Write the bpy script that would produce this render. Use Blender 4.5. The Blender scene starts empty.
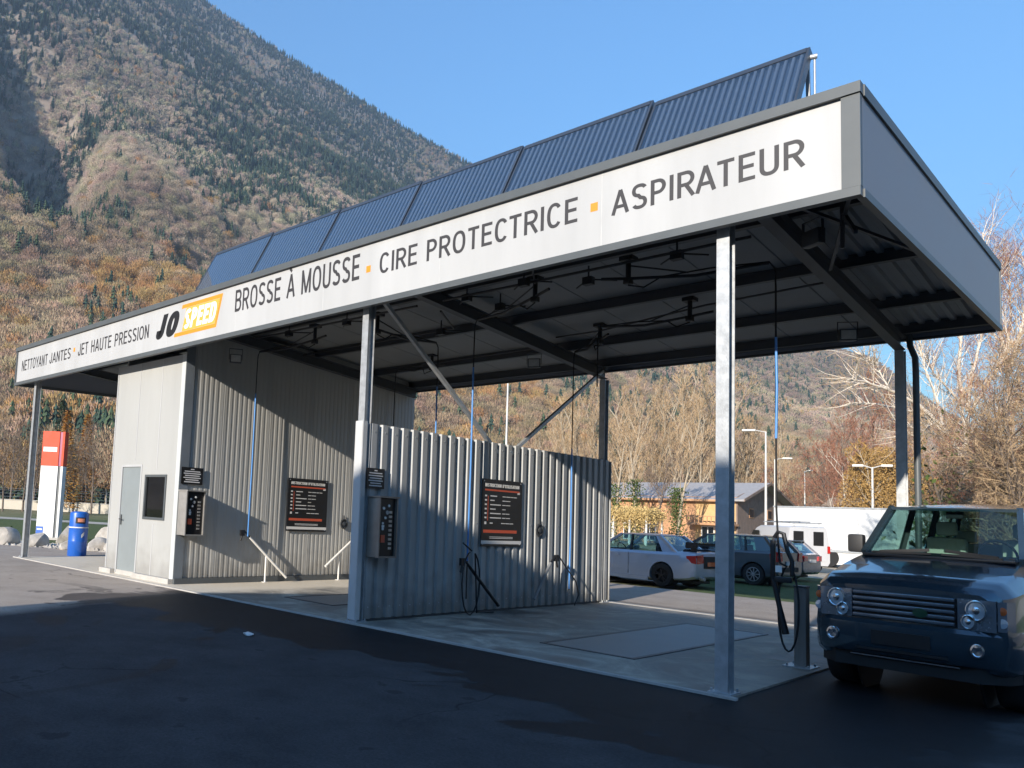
import bpy, bmesh, math, random
import numpy as np
from mathutils import Vector, Matrix
R = math.radians
scene = bpy.context.scene
COL = scene.collection
random.seed(7)

# ---------------------------------------------------------------- helpers
def tag(o, label=None, cat=None, group=None, kind=None):
    if label: o['label'] = label
    if cat: o['category'] = cat
    if group: o['group'] = group
    if kind: o['kind'] = kind
    return o

def empty(name, loc=(0, 0, 0), rz=0.0, label=None, cat=None, group=None, scale=None):
    o = bpy.data.objects.new(name, None)
    COL.objects.link(o)
    o.location = loc
    o.rotation_euler = (0, 0, rz)
    if scale: o.scale = scale
    o.empty_display_size = 0.2
    return tag(o, label, cat, group)

class MB:
    """collects simple shapes into one mesh"""
    def __init__(s): s.v = []; s.f = []
    def add(s, vs, fs):
        n = len(s.v); s.v += [tuple(p) for p in vs]; s.f += [tuple(i + n for i in f) for f in fs]; return s
    def box(s, x0, x1, y0, y1, z0, z1, b=0.0):
        if b <= 0:
            vs = [(x, y, z) for z in (z0, z1) for y in (y0, y1) for x in (x0, x1)]
            return s.add(vs, [(0, 2, 3, 1), (4, 5, 7, 6), (0, 1, 5, 4), (2, 6, 7, 3), (0, 4, 6, 2), (1, 3, 7, 5)])
        bm = bmesh.new(); bmesh.ops.create_cube(bm, size=1)
        for q in bm.verts:
            q.co = ((x0 + x1) / 2 + q.co.x * (x1 - x0), (y0 + y1) / 2 + q.co.y * (y1 - y0), (z0 + z1) / 2 + q.co.z * (z1 - z0))
        bmesh.ops.bevel(bm, geom=bm.edges[:], offset=b, segments=2, affect='EDGES', profile=0.6)
        s.bm(bm); return s
    def bm(s, bm):
        bm.verts.index_update()
        s.add([q.co[:] for q in bm.verts], [[q.index for q in f.verts] for f in bm.faces]); bm.free(); return s
    def quad(s, a, b, c, d): return s.add([a, b, c, d], [(0, 1, 2, 3)])
    def prism(s, pts, axis, a, b):
        """polygon pts (2D) extruded along axis from a to b"""
        def P(p, t):
            if axis == 0: return (t, p[0], p[1])
            if axis == 1: return (p[0], t, p[1])
            return (p[0], p[1], t)
        n = len(pts)
        vs = [P(p, a) for p in pts] + [P(p, b) for p in pts]
        fs = [tuple(range(n))[::-1], tuple(range(n, 2 * n))] + [(i, (i + 1) % n, (i + 1) % n + n, i + n) for i in range(n)]
        return s.add(vs, fs)
    def bar(s, p, q, w, h=None, up=(0, 0, 1)):
        """rectangular bar between two points, w across, h high"""
        h = h or w; p = Vector(p); q = Vector(q); d = (q - p).normalized(); u = Vector(up)
        if abs(d.dot(u)) > .98: u = Vector((0, 1, 0))
        sx = d.cross(u).normalized(); sy = sx.cross(d).normalized()
        vs = [e + sx * (i * w / 2) + sy * (j * h / 2) for e in (p, q) for i, j in ((-1, -1), (1, -1), (1, 1), (-1, 1))]
        return s.add(vs, [(3, 2, 1, 0), (4, 5, 6, 7)] + [(i, (i + 1) % 4, (i + 1) % 4 + 4, i + 4) for i in range(4)])
    def tube(s, pts, r, n=8, cap=True):
        pts = [Vector(p) for p in pts]; m = len(pts)
        rs = r if isinstance(r, (list, tuple)) else [r] * m
        rings = []; prev = None
        for i, p in enumerate(pts):
            d = (pts[min(i + 1, m - 1)] - pts[max(i - 1, 0)]).normalized()
            if prev is None:
                u = Vector((0, 0, 1)) if abs(d.z) < .9 else Vector((1, 0, 0))
                a = d.cross(u).normalized()
            else: a = (prev - d * prev.dot(d)).normalized()
            prev = a; b = d.cross(a)
            rings.append([p + (a * math.cos(2 * math.pi * k / n) + b * math.sin(2 * math.pi * k / n)) * rs[i] for k in range(n)])
        vs = [q for rg in rings for q in rg]; fs = []
        for i in range(m - 1):
            for k in range(n): fs.append((i * n + k, i * n + (k + 1) % n, (i + 1) * n + (k + 1) % n, (i + 1) * n + k))
        if cap: fs += [tuple(range(n))[::-1], tuple(range((m - 1) * n, m * n))]
        return s.add(vs, fs)
    def cyl(s, c, r, h, n=20, axis=2, r2=None):
        c = Vector(c); d = Vector((0, 0, 0)); d[axis] = h
        return s.tube([c, c + d], [r, r if r2 is None else r2], n)
    def lathe(s, c, prof, n=24, axis=2, cap=True):
        """prof: list of (radius, height)"""
        vs = []; fs = []
        for r, h in prof:
            for k in range(n):
                a = 2 * math.pi * k / n; x, y = r * math.cos(a), r * math.sin(a)
                if axis == 2: q = (c[0] + x, c[1] + y, c[2] + h)
                elif axis == 1: q = (c[0] + x, c[1] + h, c[2] + y)
                else: q = (c[0] + h, c[1] + x, c[2] + y)
                vs.append(q)
        m = len(prof)
        for i in range(m - 1):
            for k in range(n): fs.append((i * n + k, i * n + (k + 1) % n, (i + 1) * n + (k + 1) % n, (i + 1) * n + k))
        if cap: fs += [tuple(range(n))[::-1], tuple(range((m - 1) * n, m * n))]
        else: fs += [((m - 1) * n + k, (m - 1) * n + (k + 1) % n, (k + 1) % n, k) for k in range(n)]
        return s.add(vs, fs)
    def loft(s, secs, close=True, cap=True):
        n = len(secs[0]); vs = [p for sec in secs for p in sec]; fs = []
        for i in range(len(secs) - 1):
            for k in range(n if close else n - 1):
                fs.append((i * n + k, i * n + (k + 1) % n, (i + 1) * n + (k + 1) % n, (i + 1) * n + k))
        if cap and close: fs += [tuple(range(n))[::-1], tuple(range((len(secs) - 1) * n, len(secs) * n))]
        return s.add(vs, fs)
    def build(s, name, mat, parent=None, smooth=None, loc=(0, 0, 0), rz=0.0, label=None):
        me = bpy.data.meshes.new(name)
        me.from_pydata(s.v, [], s.f); me.update()
        bm = bmesh.new(); bm.from_mesh(me); bmesh.ops.recalc_face_normals(bm, faces=bm.faces[:]); bm.to_mesh(me); bm.free()
        if smooth is not None:
            me.polygons.foreach_set('use_smooth', [True] * len(me.polygons)); me.set_sharp_from_angle(angle=R(smooth))
        return link(name, me, mat, parent, loc, rz, label)

def link(name, me, mat, parent=None, loc=(0, 0, 0), rz=0.0, label=None):
    if mat is not None and not me.materials: me.materials.append(mat)
    o = bpy.data.objects.new(name, me); COL.objects.link(o)
    o.location = loc; o.rotation_euler = (0, 0, rz)
    if parent is not None: o.parent = parent
    if label: o['label'] = label
    return o

def copy_tree(root, loc, rz=0.0, label=None, group=None, scale=None, mats=None):
    def rec(o, par):
        c = o.copy(); COL.objects.link(c)
        if par is not None: c.parent = par
        for ch in kids.get(o.name, []): rec(ch, c)
        return c
    kids = {}
    def col(o):
        kids[o.name] = list(o.children)
        for ch in kids[o.name]: col(ch)
    col(root)
    c = rec(root, None); c.location = loc; c.rotation_euler = (0, 0, rz)
    if scale is not None: c.scale = scale if not isinstance(scale, (int, float)) else (scale,) * 3
    if label: c['label'] = label
    if group: c['group'] = group
    return c

# ---------------------------------------------------------------- materials
def srgb(r, g, b):
    f = lambda c: ((c / 255 + .055) / 1.055) ** 2.4 if c / 255 > .04045 else c / 255 / 12.92
    return (f(r), f(g), f(b), 1)

def mat(name, col, rough=.6, metal=0.0, var=.12, scale=3.0, bump=0.0, bscale=60.0, coat=0.0, spec=.5, streak=False, detail=6, grime=0.0):
    m = bpy.data.materials.new(name); m.use_nodes = True
    nt = m.node_tree; b = nt.nodes['Principled BSDF']
    c = tuple(col[:3])
    b.inputs['Roughness'].default_value = rough; b.inputs['Metallic'].default_value = metal
    b.inputs['Coat Weight'].default_value = coat; b.inputs['Coat Roughness'].default_value = .04
    b.inputs['Specular IOR Level'].default_value = spec
    tc = nt.nodes.new('ShaderNodeTexCoord')
    src = tc.outputs['Object']
    if streak:
        mp = nt.nodes.new('ShaderNodeMapping'); mp.inputs['Scale'].default_value = (1, 1, .12); nt.links.new(src, mp.inputs[0]); src = mp.outputs[0]
    n = nt.nodes.new('ShaderNodeTexNoise'); n.inputs['Scale'].default_value = scale; n.inputs['Detail'].default_value = detail
    n.inputs['Roughness'].default_value = .65
    nt.links.new(src, n.inputs['Vector'])
    r = nt.nodes.new('ShaderNodeMapRange'); r.inputs[1].default_value = .3; r.inputs[2].default_value = .7
    r.inputs[3].default_value = 1 - var; r.inputs[4].default_value = 1 + var * .6
    nt.links.new(n.outputs['Fac'], r.inputs[0])
    mx = nt.nodes.new('ShaderNodeVectorMath'); mx.operation = 'SCALE'; mx.inputs[0].default_value = c
    nt.links.new(r.outputs[0], mx.inputs['Scale']); last = mx.outputs[0]
    if grime > 0:      # splashed dirt along the foot of a wall, ragged upper edge
        gp = nt.nodes.new('ShaderNodeNewGeometry'); sx = nt.nodes.new('ShaderNodeSeparateXYZ'); nt.links.new(gp.outputs['Position'], sx.inputs[0])
        gn = nt.nodes.new('ShaderNodeTexNoise'); gn.inputs['Scale'].default_value = 3.5; gn.inputs['Detail'].default_value = 7; nt.links.new(gp.outputs['Position'], gn.inputs['Vector'])
        ad = nt.nodes.new('ShaderNodeMath'); ad.operation = 'MULTIPLY_ADD'; ad.inputs[1].default_value = -1.1; nt.links.new(gn.outputs['Fac'], ad.inputs[0]); nt.links.new(sx.outputs[2], ad.inputs[2])
        gm = nt.nodes.new('ShaderNodeMapRange'); nt.links.new(ad.outputs[0], gm.inputs[0]); gm.inputs[1].default_value = -.45; gm.inputs[2].default_value = .15; gm.inputs[3].default_value = grime; gm.inputs[4].default_value = 0
        mg = nt.nodes.new('ShaderNodeMix'); mg.data_type = 'RGBA'; nt.links.new(gm.outputs[0], mg.inputs[0]); nt.links.new(last, mg.inputs[6]); mg.inputs[7].default_value = (.12, .105, .085, 1); last = mg.outputs[2]
    nt.links.new(last, b.inputs['Base Color'])
    if var > 0:
        r2 = nt.nodes.new('ShaderNodeMapRange'); r2.inputs[3].default_value = max(0, rough - .08); r2.inputs[4].default_value = min(1, rough + .1)
        nt.links.new(n.outputs['Fac'], r2.inputs[0]); nt.links.new(r2.outputs[0], b.inputs['Roughness'])
    if bump > 0:
        n2 = nt.nodes.new('ShaderNodeTexNoise'); n2.inputs['Scale'].default_value = bscale; n2.inputs['Detail'].default_value = 4
        nt.links.new(tc.outputs['Object'], n2.inputs['Vector'])
        bp = nt.nodes.new('ShaderNodeBump'); bp.inputs['Strength'].default_value = bump; bp.inputs['Distance'].default_value = .02
        nt.links.new(n2.outputs['Fac'], bp.inputs['Height']); nt.links.new(bp.outputs[0], b.inputs['Normal'])
    return m

def glass(name, tint=(.75, .85, .85), refl=.5, dark=.35):
    """thin window glass: see-through with a reflection that grows at glancing angles"""
    m = bpy.data.materials.new(name); m.use_nodes = True; nt = m.node_tree
    for q in list(nt.nodes): nt.nodes.remove(q)
    out = nt.nodes.new('ShaderNodeOutputMaterial'); mx = nt.nodes.new('ShaderNodeMixShader')
    tr = nt.nodes.new('ShaderNodeBsdfTransparent'); tr.inputs[0].default_value = tuple(t * (1 - dark) for t in tint) + (1,)
    gl = nt.nodes.new('ShaderNodeBsdfGlossy'); gl.inputs['Roughness'].default_value = .02; gl.inputs[0].default_value = (1, 1, 1, 1)
    lw = nt.nodes.new('ShaderNodeLayerWeight'); lw.inputs['Blend'].default_value = .5; fr = nt.nodes.new('ShaderNodeMath'); fr.operation = 'POWER'; fr.inputs[1].default_value = 4.0; nt.links.new(lw.outputs['Facing'], fr.inputs[0])
    mm = nt.nodes.new('ShaderNodeMath'); mm.operation = 'MULTIPLY_ADD'; mm.inputs[1].default_value = .9; mm.inputs[2].default_value = refl * .07; mm.use_clamp = True
    nt.links.new(fr.outputs[0], mm.inputs[0]); nt.links.new(mm.outputs[0], mx.inputs[0])
    nt.links.new(tr.outputs[0], mx.inputs[1]); nt.links.new(gl.outputs[0], mx.inputs[2]); nt.links.new(mx.outputs[0], out.inputs[0])
    return m

M = {}
M['white_panel'] = mat('white_panel', (.43, .432, .43), .42, var=.12, scale=1.1, streak=True)
M['joint'] = mat('joint', (.50, .50, .49), .6)
M['trim'] = mat('grey_trim', (.085, .095, .10), .45, var=.08)
M['side_panel'] = mat('grey_side_panel', (.20, .215, .25), .5, var=.06, scale=1.2)
M['galv'] = mat('galvanised_steel', (.45, .465, .475), .45, .5, var=.22, scale=9, bump=.05)
M['galv_wall'] = mat('galvanised_cladding', (.38, .385, .38), .55, .1, var=.2, scale=2.2, streak=True, grime=.6)
M['rib_wall'] = mat('grey_ribbed_cladding', (.43, .42, .39), .5, .0, var=.06, scale=1.6, streak=True, grime=.5)
M['front_wall'] = mat('light_grey_cladding', (.38, .38, .365), .5, var=.09, scale=1.3, streak=True, grime=.35)
M['corner'] = mat('dark_corner_flashing', (.17, .19, .21), .5)
M['soffit'] = mat('roof_underside', (.22, .23, .23), .6, var=.1)
M['steel_dark'] = mat('dark_painted_steel', (.055, .058, .062), .5, var=.15)
M['black'] = mat('black_plastic', (.012, .012, .013), .45, var=.1)
M['rubber'] = mat('black_rubber', (.014, .014, .014), .75)
M['letter'] = mat('dark_grey_lettering', (.035, .033, .035), .55, var=.05)
M['yellow'] = mat('yellow_vinyl', (.68, .25, .02), .5, var=.05)
M['letter_white'] = mat('white_vinyl', (.80, .79, .76), .5, var=.03)
M['poster'] = mat('black_poster', (.014, .013, .013), .3, var=.1)
M['poster_white'] = mat('white_print', (.75, .73, .70), .5, var=.03)
M['poster_red'] = mat('red_orange_print', (.62, .10, .04), .5, var=.05)
M['stainless'] = mat('stainless_steel', (.50, .475, .44), .35, .6, var=.1, scale=8)
M['door'] = mat('grey_green_door', (.22, .245, .25), .45, var=.06)
M['blue_hose'] = mat('blue_hose', (.08, .26, .62), .4)
M['blue_bin'] = mat('blue_paint', (.015, .11, .48), .35, var=.12, coat=.3)
M['orange'] = mat('orange_red_panel', (.66, .055, .010), .6, var=.05)
M['white_paint'] = mat('white_paint', (.66, .66, .65), .45, var=.08)
M['purple'] = mat('violet_red_panel', (.30, .04, .12), .4)
M['window'] = glass('window_glass', dark=.75, refl=1.2)
M['inside'] = mat('dark_interior', (.02, .02, .022), .9)
M['concrete'] = mat('pale_concrete', (.42, .40, .37), .85, var=.15, scale=4, bump=.2)
M['lamp_glass'] = mat('frosted_lamp_glass', (.55, .53, .48), .25)
# ---------------------------------------------------------------- grotesque capitals drawn as strokes
def _arc(cx, cy, rx, ry, a0, a1, n=12, p=2.35):
    out = []
    for k in range(n + 1):
        a = R(a0 + (a1 - a0) * k / n); c, s = math.cos(a), math.sin(a)
        out.append((cx + rx * math.copysign(abs(c) ** (2 / p), c), cy + ry * math.copysign(abs(s) ** (2 / p), s)))
    return out
def glyph(ch, t):
    """centre lines in a box of height 1; returns width and strokes"""
    h = t / 2; lo, hi = h, 1 - h; m = .5
    if ch == 'I': return t, [[(h, 0), (h, 1)]]
    if ch == ' ': return .28, []
    if ch == "'": return t, [[(h, .7), (h, 1)]]
    w = {'E': .50, 'T': .54, 'J': .46, 'S': .56, 'P': .54, 'R': .58, 'B': .57, 'M': .72, 'A': .62, 'À': .62, 'Y': .60, 'O': .64, 'Q': .64, 'C': .60, 'D': .58, 'L': .47, 'V': .6}.get(ch, .57)
    l, r = h, w - h; c = w / 2; ov = .012
    if ch == 'N': return w, [[(l, 0), (l, 1)], [(r, 0), (r, 1)], [(l, 1 - h * .3), (r, h * .3)]]
    if ch == 'E': return w, [[(l, 0), (l, 1)], [(l, hi), (w, hi)], [(l, .52), (w - .04, .52)], [(l, lo), (w, lo)]]
    if ch == 'L': return w, [[(l, 0), (l, 1)], [(l, lo), (w, lo)]]
    if ch == 'T': return w, [[(c, 0), (c, 1)], [(0, hi), (w, hi)]]
    if ch == 'O': return w, [_arc(c, m, c - h, m - h + ov, 0, 360, 40)]
    if ch == 'Q': return w, [_arc(c, m, c - h, m - h + ov, 0, 360, 40), [(c + .04, .28), (w, -.02)]]
    if ch == 'C': return w, [_arc(c, m, c - h, m - h + ov, 38, 322, 32)]
    if ch == 'G': return w, [_arc(c, m, c - h, m - h + ov, 38, 330, 32) + [(r, .30), (r, .47)], [(c, .45), (w, .45)]]
    if ch == 'K': return w, [[(l, 0), (l, 1)], [(l, .4), (r, 1)], [(c, .6), (w, 0)]]
    if ch == 'Y': return w, [[(h * .6, 1), (c, .42)], [(w - h * .6, 1), (c, .42)], [(c, .45), (c, 0)]]
    if ch == 'V': return w, [[(h * .6, 1), (c, .03)], [(w - h * .6, 1), (c, .03)]]
    if ch in 'AÀ':
        s = [[(h * .5, 0), (c, .985)], [(w - h * .5, 0), (c, .985)], [(.15, .31), (w - .15, .31)]]
        if ch == 'À': s.append([(c - .14, 1.24), (c + .03, 1.10)])
        return w, s
    if ch == 'J': return w, [[(r, 1), (r, .28)] + _arc(c, .28, c - h, .28 - h + ov, 0, -180, 14)[1:] + [(l, .36)]]
    if ch == 'H': return w, [[(l, 0), (l, 1)], [(r, 0), (r, 1)], [(l, .52), (r, .52)]]
    if ch == 'U': return w, [[(l, 1), (l, .30)] + _arc(c, .30, c - h, .30 - h + ov, 180, 360, 16)[1:] + [(r, 1)]]
    if ch == 'S': return w, [_arc(c, .745, c - h, .255 - h + ov, 22, 262, 20) + _arc(c, .255, c - h, .245 - h + ov, 82, -158, 20)]
    if ch == 'M': return w, [[(l, 0), (l, 1)], [(r, 0), (r, 1)], [(l, .985), (c, .04)], [(r, .985), (c, .04)]]
    if ch == 'D': return w, [[(l, 0), (l, 1)], [(l, hi), (c - .02, hi)] + _arc(c - .02, m, r - c + .02, m - h, 90, -90, 20)[1:-1] + [(c - .02, lo), (l, lo)]]
    if ch in 'PRB':
        s = [[(l, 0), (l, 1)]]; k = .47 if ch != 'B' else .53; q = (hi - k) / 2; xm = r - q * .9
        s.append([(l, hi), (xm, hi)] + _arc(xm, k + q, r - xm, q, 90, -90, 14, 2)[1:-1] + [(xm, k), (l, k)])
        if ch == 'R': s.append([(c - .0, k), (r - .02, .30), (r, 0)] if False else [(c, k), (w - h * .5, 0)])
        if ch == 'B': q = (k - lo) / 2; s.append([(l, k), (xm, k)] + _arc(xm, lo + q, r - xm + .01, q, 90, -90, 14, 2)[1:-1] + [(xm, lo), (l, lo)])
        return w, s
    raise KeyError(ch)
def strokes_word(s, t, gap=.13):
    x = 0; out = []
    for i, ch in enumerate(s):
        if i and (s[i - 1] in 'AÀ' and ch in 'TYV' or s[i - 1] in 'TYVPR' and ch in 'AÀ' or s[i - 1] in 'C' and ch == 'T' or s[i - 1] == 'R' and ch == 'T'): x -= .07
        w, st = glyph(ch, t); out.append((ch, [[(px + x, py) for px, py in q] for q in st])); x += w + gap
    return x - gap, out
def ribbon(line, t):
    n = len(line); closed = math.dist(line[0], line[-1]) < 1e-6; L = []; Rr = []
    for i in range(n):
        a = line[i - 1] if i > 0 else (line[-2] if closed else None); b = line[i + 1] if i < n - 1 else (line[1] if closed else None); p = line[i]
        d1 = Vector((p[0] - a[0], p[1] - a[1])).normalized() if a else None; d2 = Vector((b[0] - p[0], b[1] - p[1])).normalized() if b else None
        d1 = d1 or d2; d2 = d2 or d1
        n1 = Vector((-d1.y, d1.x)); n2 = Vector((-d2.y, d2.x)); m = (n1 + n2).normalized(); k = min(1.5, 1 / max(.5, m.dot(n1)))
        L.append((p[0] + m.x * k * t / 2, p[1] + m.y * k * t / 2)); Rr.append((p[0] - m.x * k * t / 2, p[1] - m.y * k * t / 2))
    return L, Rr
def put_word(s, x0, x1, z0, z1, y, m, parent, t=.15, gap=.13, shear=0.0, axis='x', name='letter', th=.002, one=False):
    """letters as one part each, fitted between x0..x1 and z0 (baseline)..z1 (cap height)"""
    W, letters = strokes_word(s, t, gap); W += shear
    H = z1 - z0; sx = (x1 - x0) / W
    px = Vector((0, 0, 0)); q = parent
    while q is not None: px = px + q.location; q = q.parent
    allb = MB()
    for ch, sts in letters:
        if not sts: continue
        b = MB()
        for k, st in enumerate(sts):
            L, Rr = ribbon(st, t); d = th - k * .0002
            def P(p, e):
                u = x0 + (p[0] + shear * p[1]) * sx; v = z0 + p[1] * H
                return (u - px.x, y - e - px.y, v - px.z) if axis == 'x' else (y + e - px.x, u - px.y, v - px.z)
            n = len(L)
            for i in range(n - 1):
                q4 = [L[i], L[i + 1], Rr[i + 1], Rr[i]]
                vs_ = [P(p, 0) for p in q4] + [P(p, d) for p in q4]
                fs = [(4, 5, 6, 7), (0, 1, 5, 4), (2, 3, 7, 6)]
                if i == 0: fs.append((3, 0, 4, 7))
                if i == n - 2: fs.append((1, 2, 6, 5))
                b.add(vs_, fs)
        if one: allb.add(b.v, b.f)
        else: b.build(name, m, parent)
    if one: return allb.build(name, m, parent)
# ---------------------------------------------------------------- sun, sky, camera
SUN = Vector((.195, -1.0, .335)).normalized()
EL = math.asin(SUN.z); AZ = math.atan2(SUN.x, SUN.y)
wd = bpy.data.worlds.new('World'); scene.world = wd; wd.use_nodes = True
nt = wd.node_tree; bg = nt.nodes['Background']; sky = nt.nodes.new('ShaderNodeTexSky')
sky.sky_type = 'NISHITA'; sky.sun_disc = False; sky.sun_elevation = EL; sky.sun_rotation = AZ
sky.altitude = 0; sky.air_density = 1.9; sky.dust_density = .0; sky.ozone_density = 10
nt.links.new(sky.outputs[0], bg.inputs[0]); bg.inputs[1].default_value = .15
sl = bpy.data.lights.new('sun', 'SUN'); sl.energy = 4.0; sl.angle = R(.55); sl.color = (1, .915, .80)
so = bpy.data.objects.new('sun', sl); COL.objects.link(so); so.rotation_euler = SUN.to_track_quat('Z', 'Y').to_euler(); so.location = (20, -40, 30)

CAMX, CAMY, CAMZ = 3.167, -8.027, 1.6
f_, ux, uy, roll, pitch, yaw = 788.191, 323.882, 442.448, 2.769, 5.003, 48.082
r_, p_, y_ = R(roll), R(pitch), R(yaw)
fw = Vector((-math.sin(y_) * math.cos(p_), math.cos(y_) * math.cos(p_), math.sin(p_)))
rt = Vector((math.cos(y_), math.sin(y_), 0)); up = rt.cross(fw)
rt2 = rt * math.cos(r_) + up * math.sin(r_); up2 = -rt * math.sin(r_) + up * math.cos(r_)
cam = bpy.data.cameras.new('camera'); cam.sensor_fit = 'HORIZONTAL'; cam.sensor_width = 36; cam.lens = f_ / 1024 * 36
cam.shift_x = (512 - ux) / 1024; cam.shift_y = (uy - 384) / 1024; cam.clip_start = .05; cam.clip_end = 8000
co = bpy.data.objects.new('camera', cam); COL.objects.link(co)
mw = Matrix((rt2, up2, -fw)).transposed().to_4x4(); mw.translation = (CAMX, CAMY, CAMZ); co.matrix_world = mw
scene.camera = co
vs = scene.view_settings; vs.view_transform = 'Standard'; vs.look = 'None'; vs.gamma = 1; vs.use_curve_mapping = False; vs.exposure = .96
scene.cycles.max_bounces = 6; scene.cycles.diffuse_bounces = 3; scene.cycles.glossy_bounces = 3; scene.cycles.transparent_max_bounces = 16
scene.cycles.use_denoising = True

def polar(az, d, z=0.0):
    """place by compass bearing from +Y towards -X (degrees) and distance from where the photographer stood"""
    return Vector((CAMX - math.sin(R(az)) * d, CAMY + math.cos(R(az)) * d, z))

# ---------------------------------------------------------------- ground
def sheet(name, pts, z, m, cuts=0):
    b = MB(); b.add([(x, y, z) for x, y in pts], [tuple(range(len(pts)))])
    o = b.build(name, m); tag(o, kind='structure'); return o

def node_ground(name, fn):
    m = bpy.data.materials.new(name); m.use_nodes = True; nt = m.node_tree; b = nt.nodes['Principled BSDF']
    tc = nt.nodes.new('ShaderNodeNewGeometry'); fn(nt, b, tc.outputs['Position']); return m
def noise(nt, v, scale, detail=6, rough=.6, dist=0):
    n = nt.nodes.new('ShaderNodeTexNoise'); n.inputs['Scale'].default_value = scale; n.inputs['Detail'].default_value = detail
    n.inputs['Roughness'].default_value = rough; n.inputs['Distortion'].default_value = dist; nt.links.new(v, n.inputs['Vector']); return n.outputs['Fac']
def ramp(nt, v, stops):
    r = nt.nodes.new('ShaderNodeValToRGB'); e = r.color_ramp.elements
    while len(e) < len(stops): e.new(.5)
    for q, (p, c) in zip(e, stops): q.position = p; q.color = c if len(c) == 4 else (*c, 1)
    nt.links.new(v, r.inputs[0]); return r.outputs[0]
def mixc(nt, f, a, b, mode='MIX'):
    m = nt.nodes.new('ShaderNodeMix'); m.data_type = 'RGBA'; m.blend_type = mode
    for k, x in ((0, f), (6, a), (7, b)):
        if isinstance(x, (int, float)): m.inputs[k].default_value = x
        elif isinstance(x, tuple): m.inputs[k].default_value = x if len(x) == 4 else (*x, 1)
        else: nt.links.new(x, m.inputs[k])
    return m.outputs[2]
def math_(nt, op, a, b=0.0, c=0.0, clamp=False):
    m = nt.nodes.new('ShaderNodeMath'); m.operation = op; m.use_clamp = clamp
    for k, x in enumerate((a, b, c)):
        if isinstance(x, (int, float)): m.inputs[k].default_value = x
        else: nt.links.new(x, m.inputs[k])
    return m.outputs[0]
def bump_(nt, b, v, strength, dist=.02):
    q = nt.nodes.new('ShaderNodeBump'); q.inputs['Strength'].default_value = strength; q.inputs['Distance'].default_value = dist
    nt.links.new(v, q.inputs['Height']); nt.links.new(q.outputs[0], b.inputs['Normal'])

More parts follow.
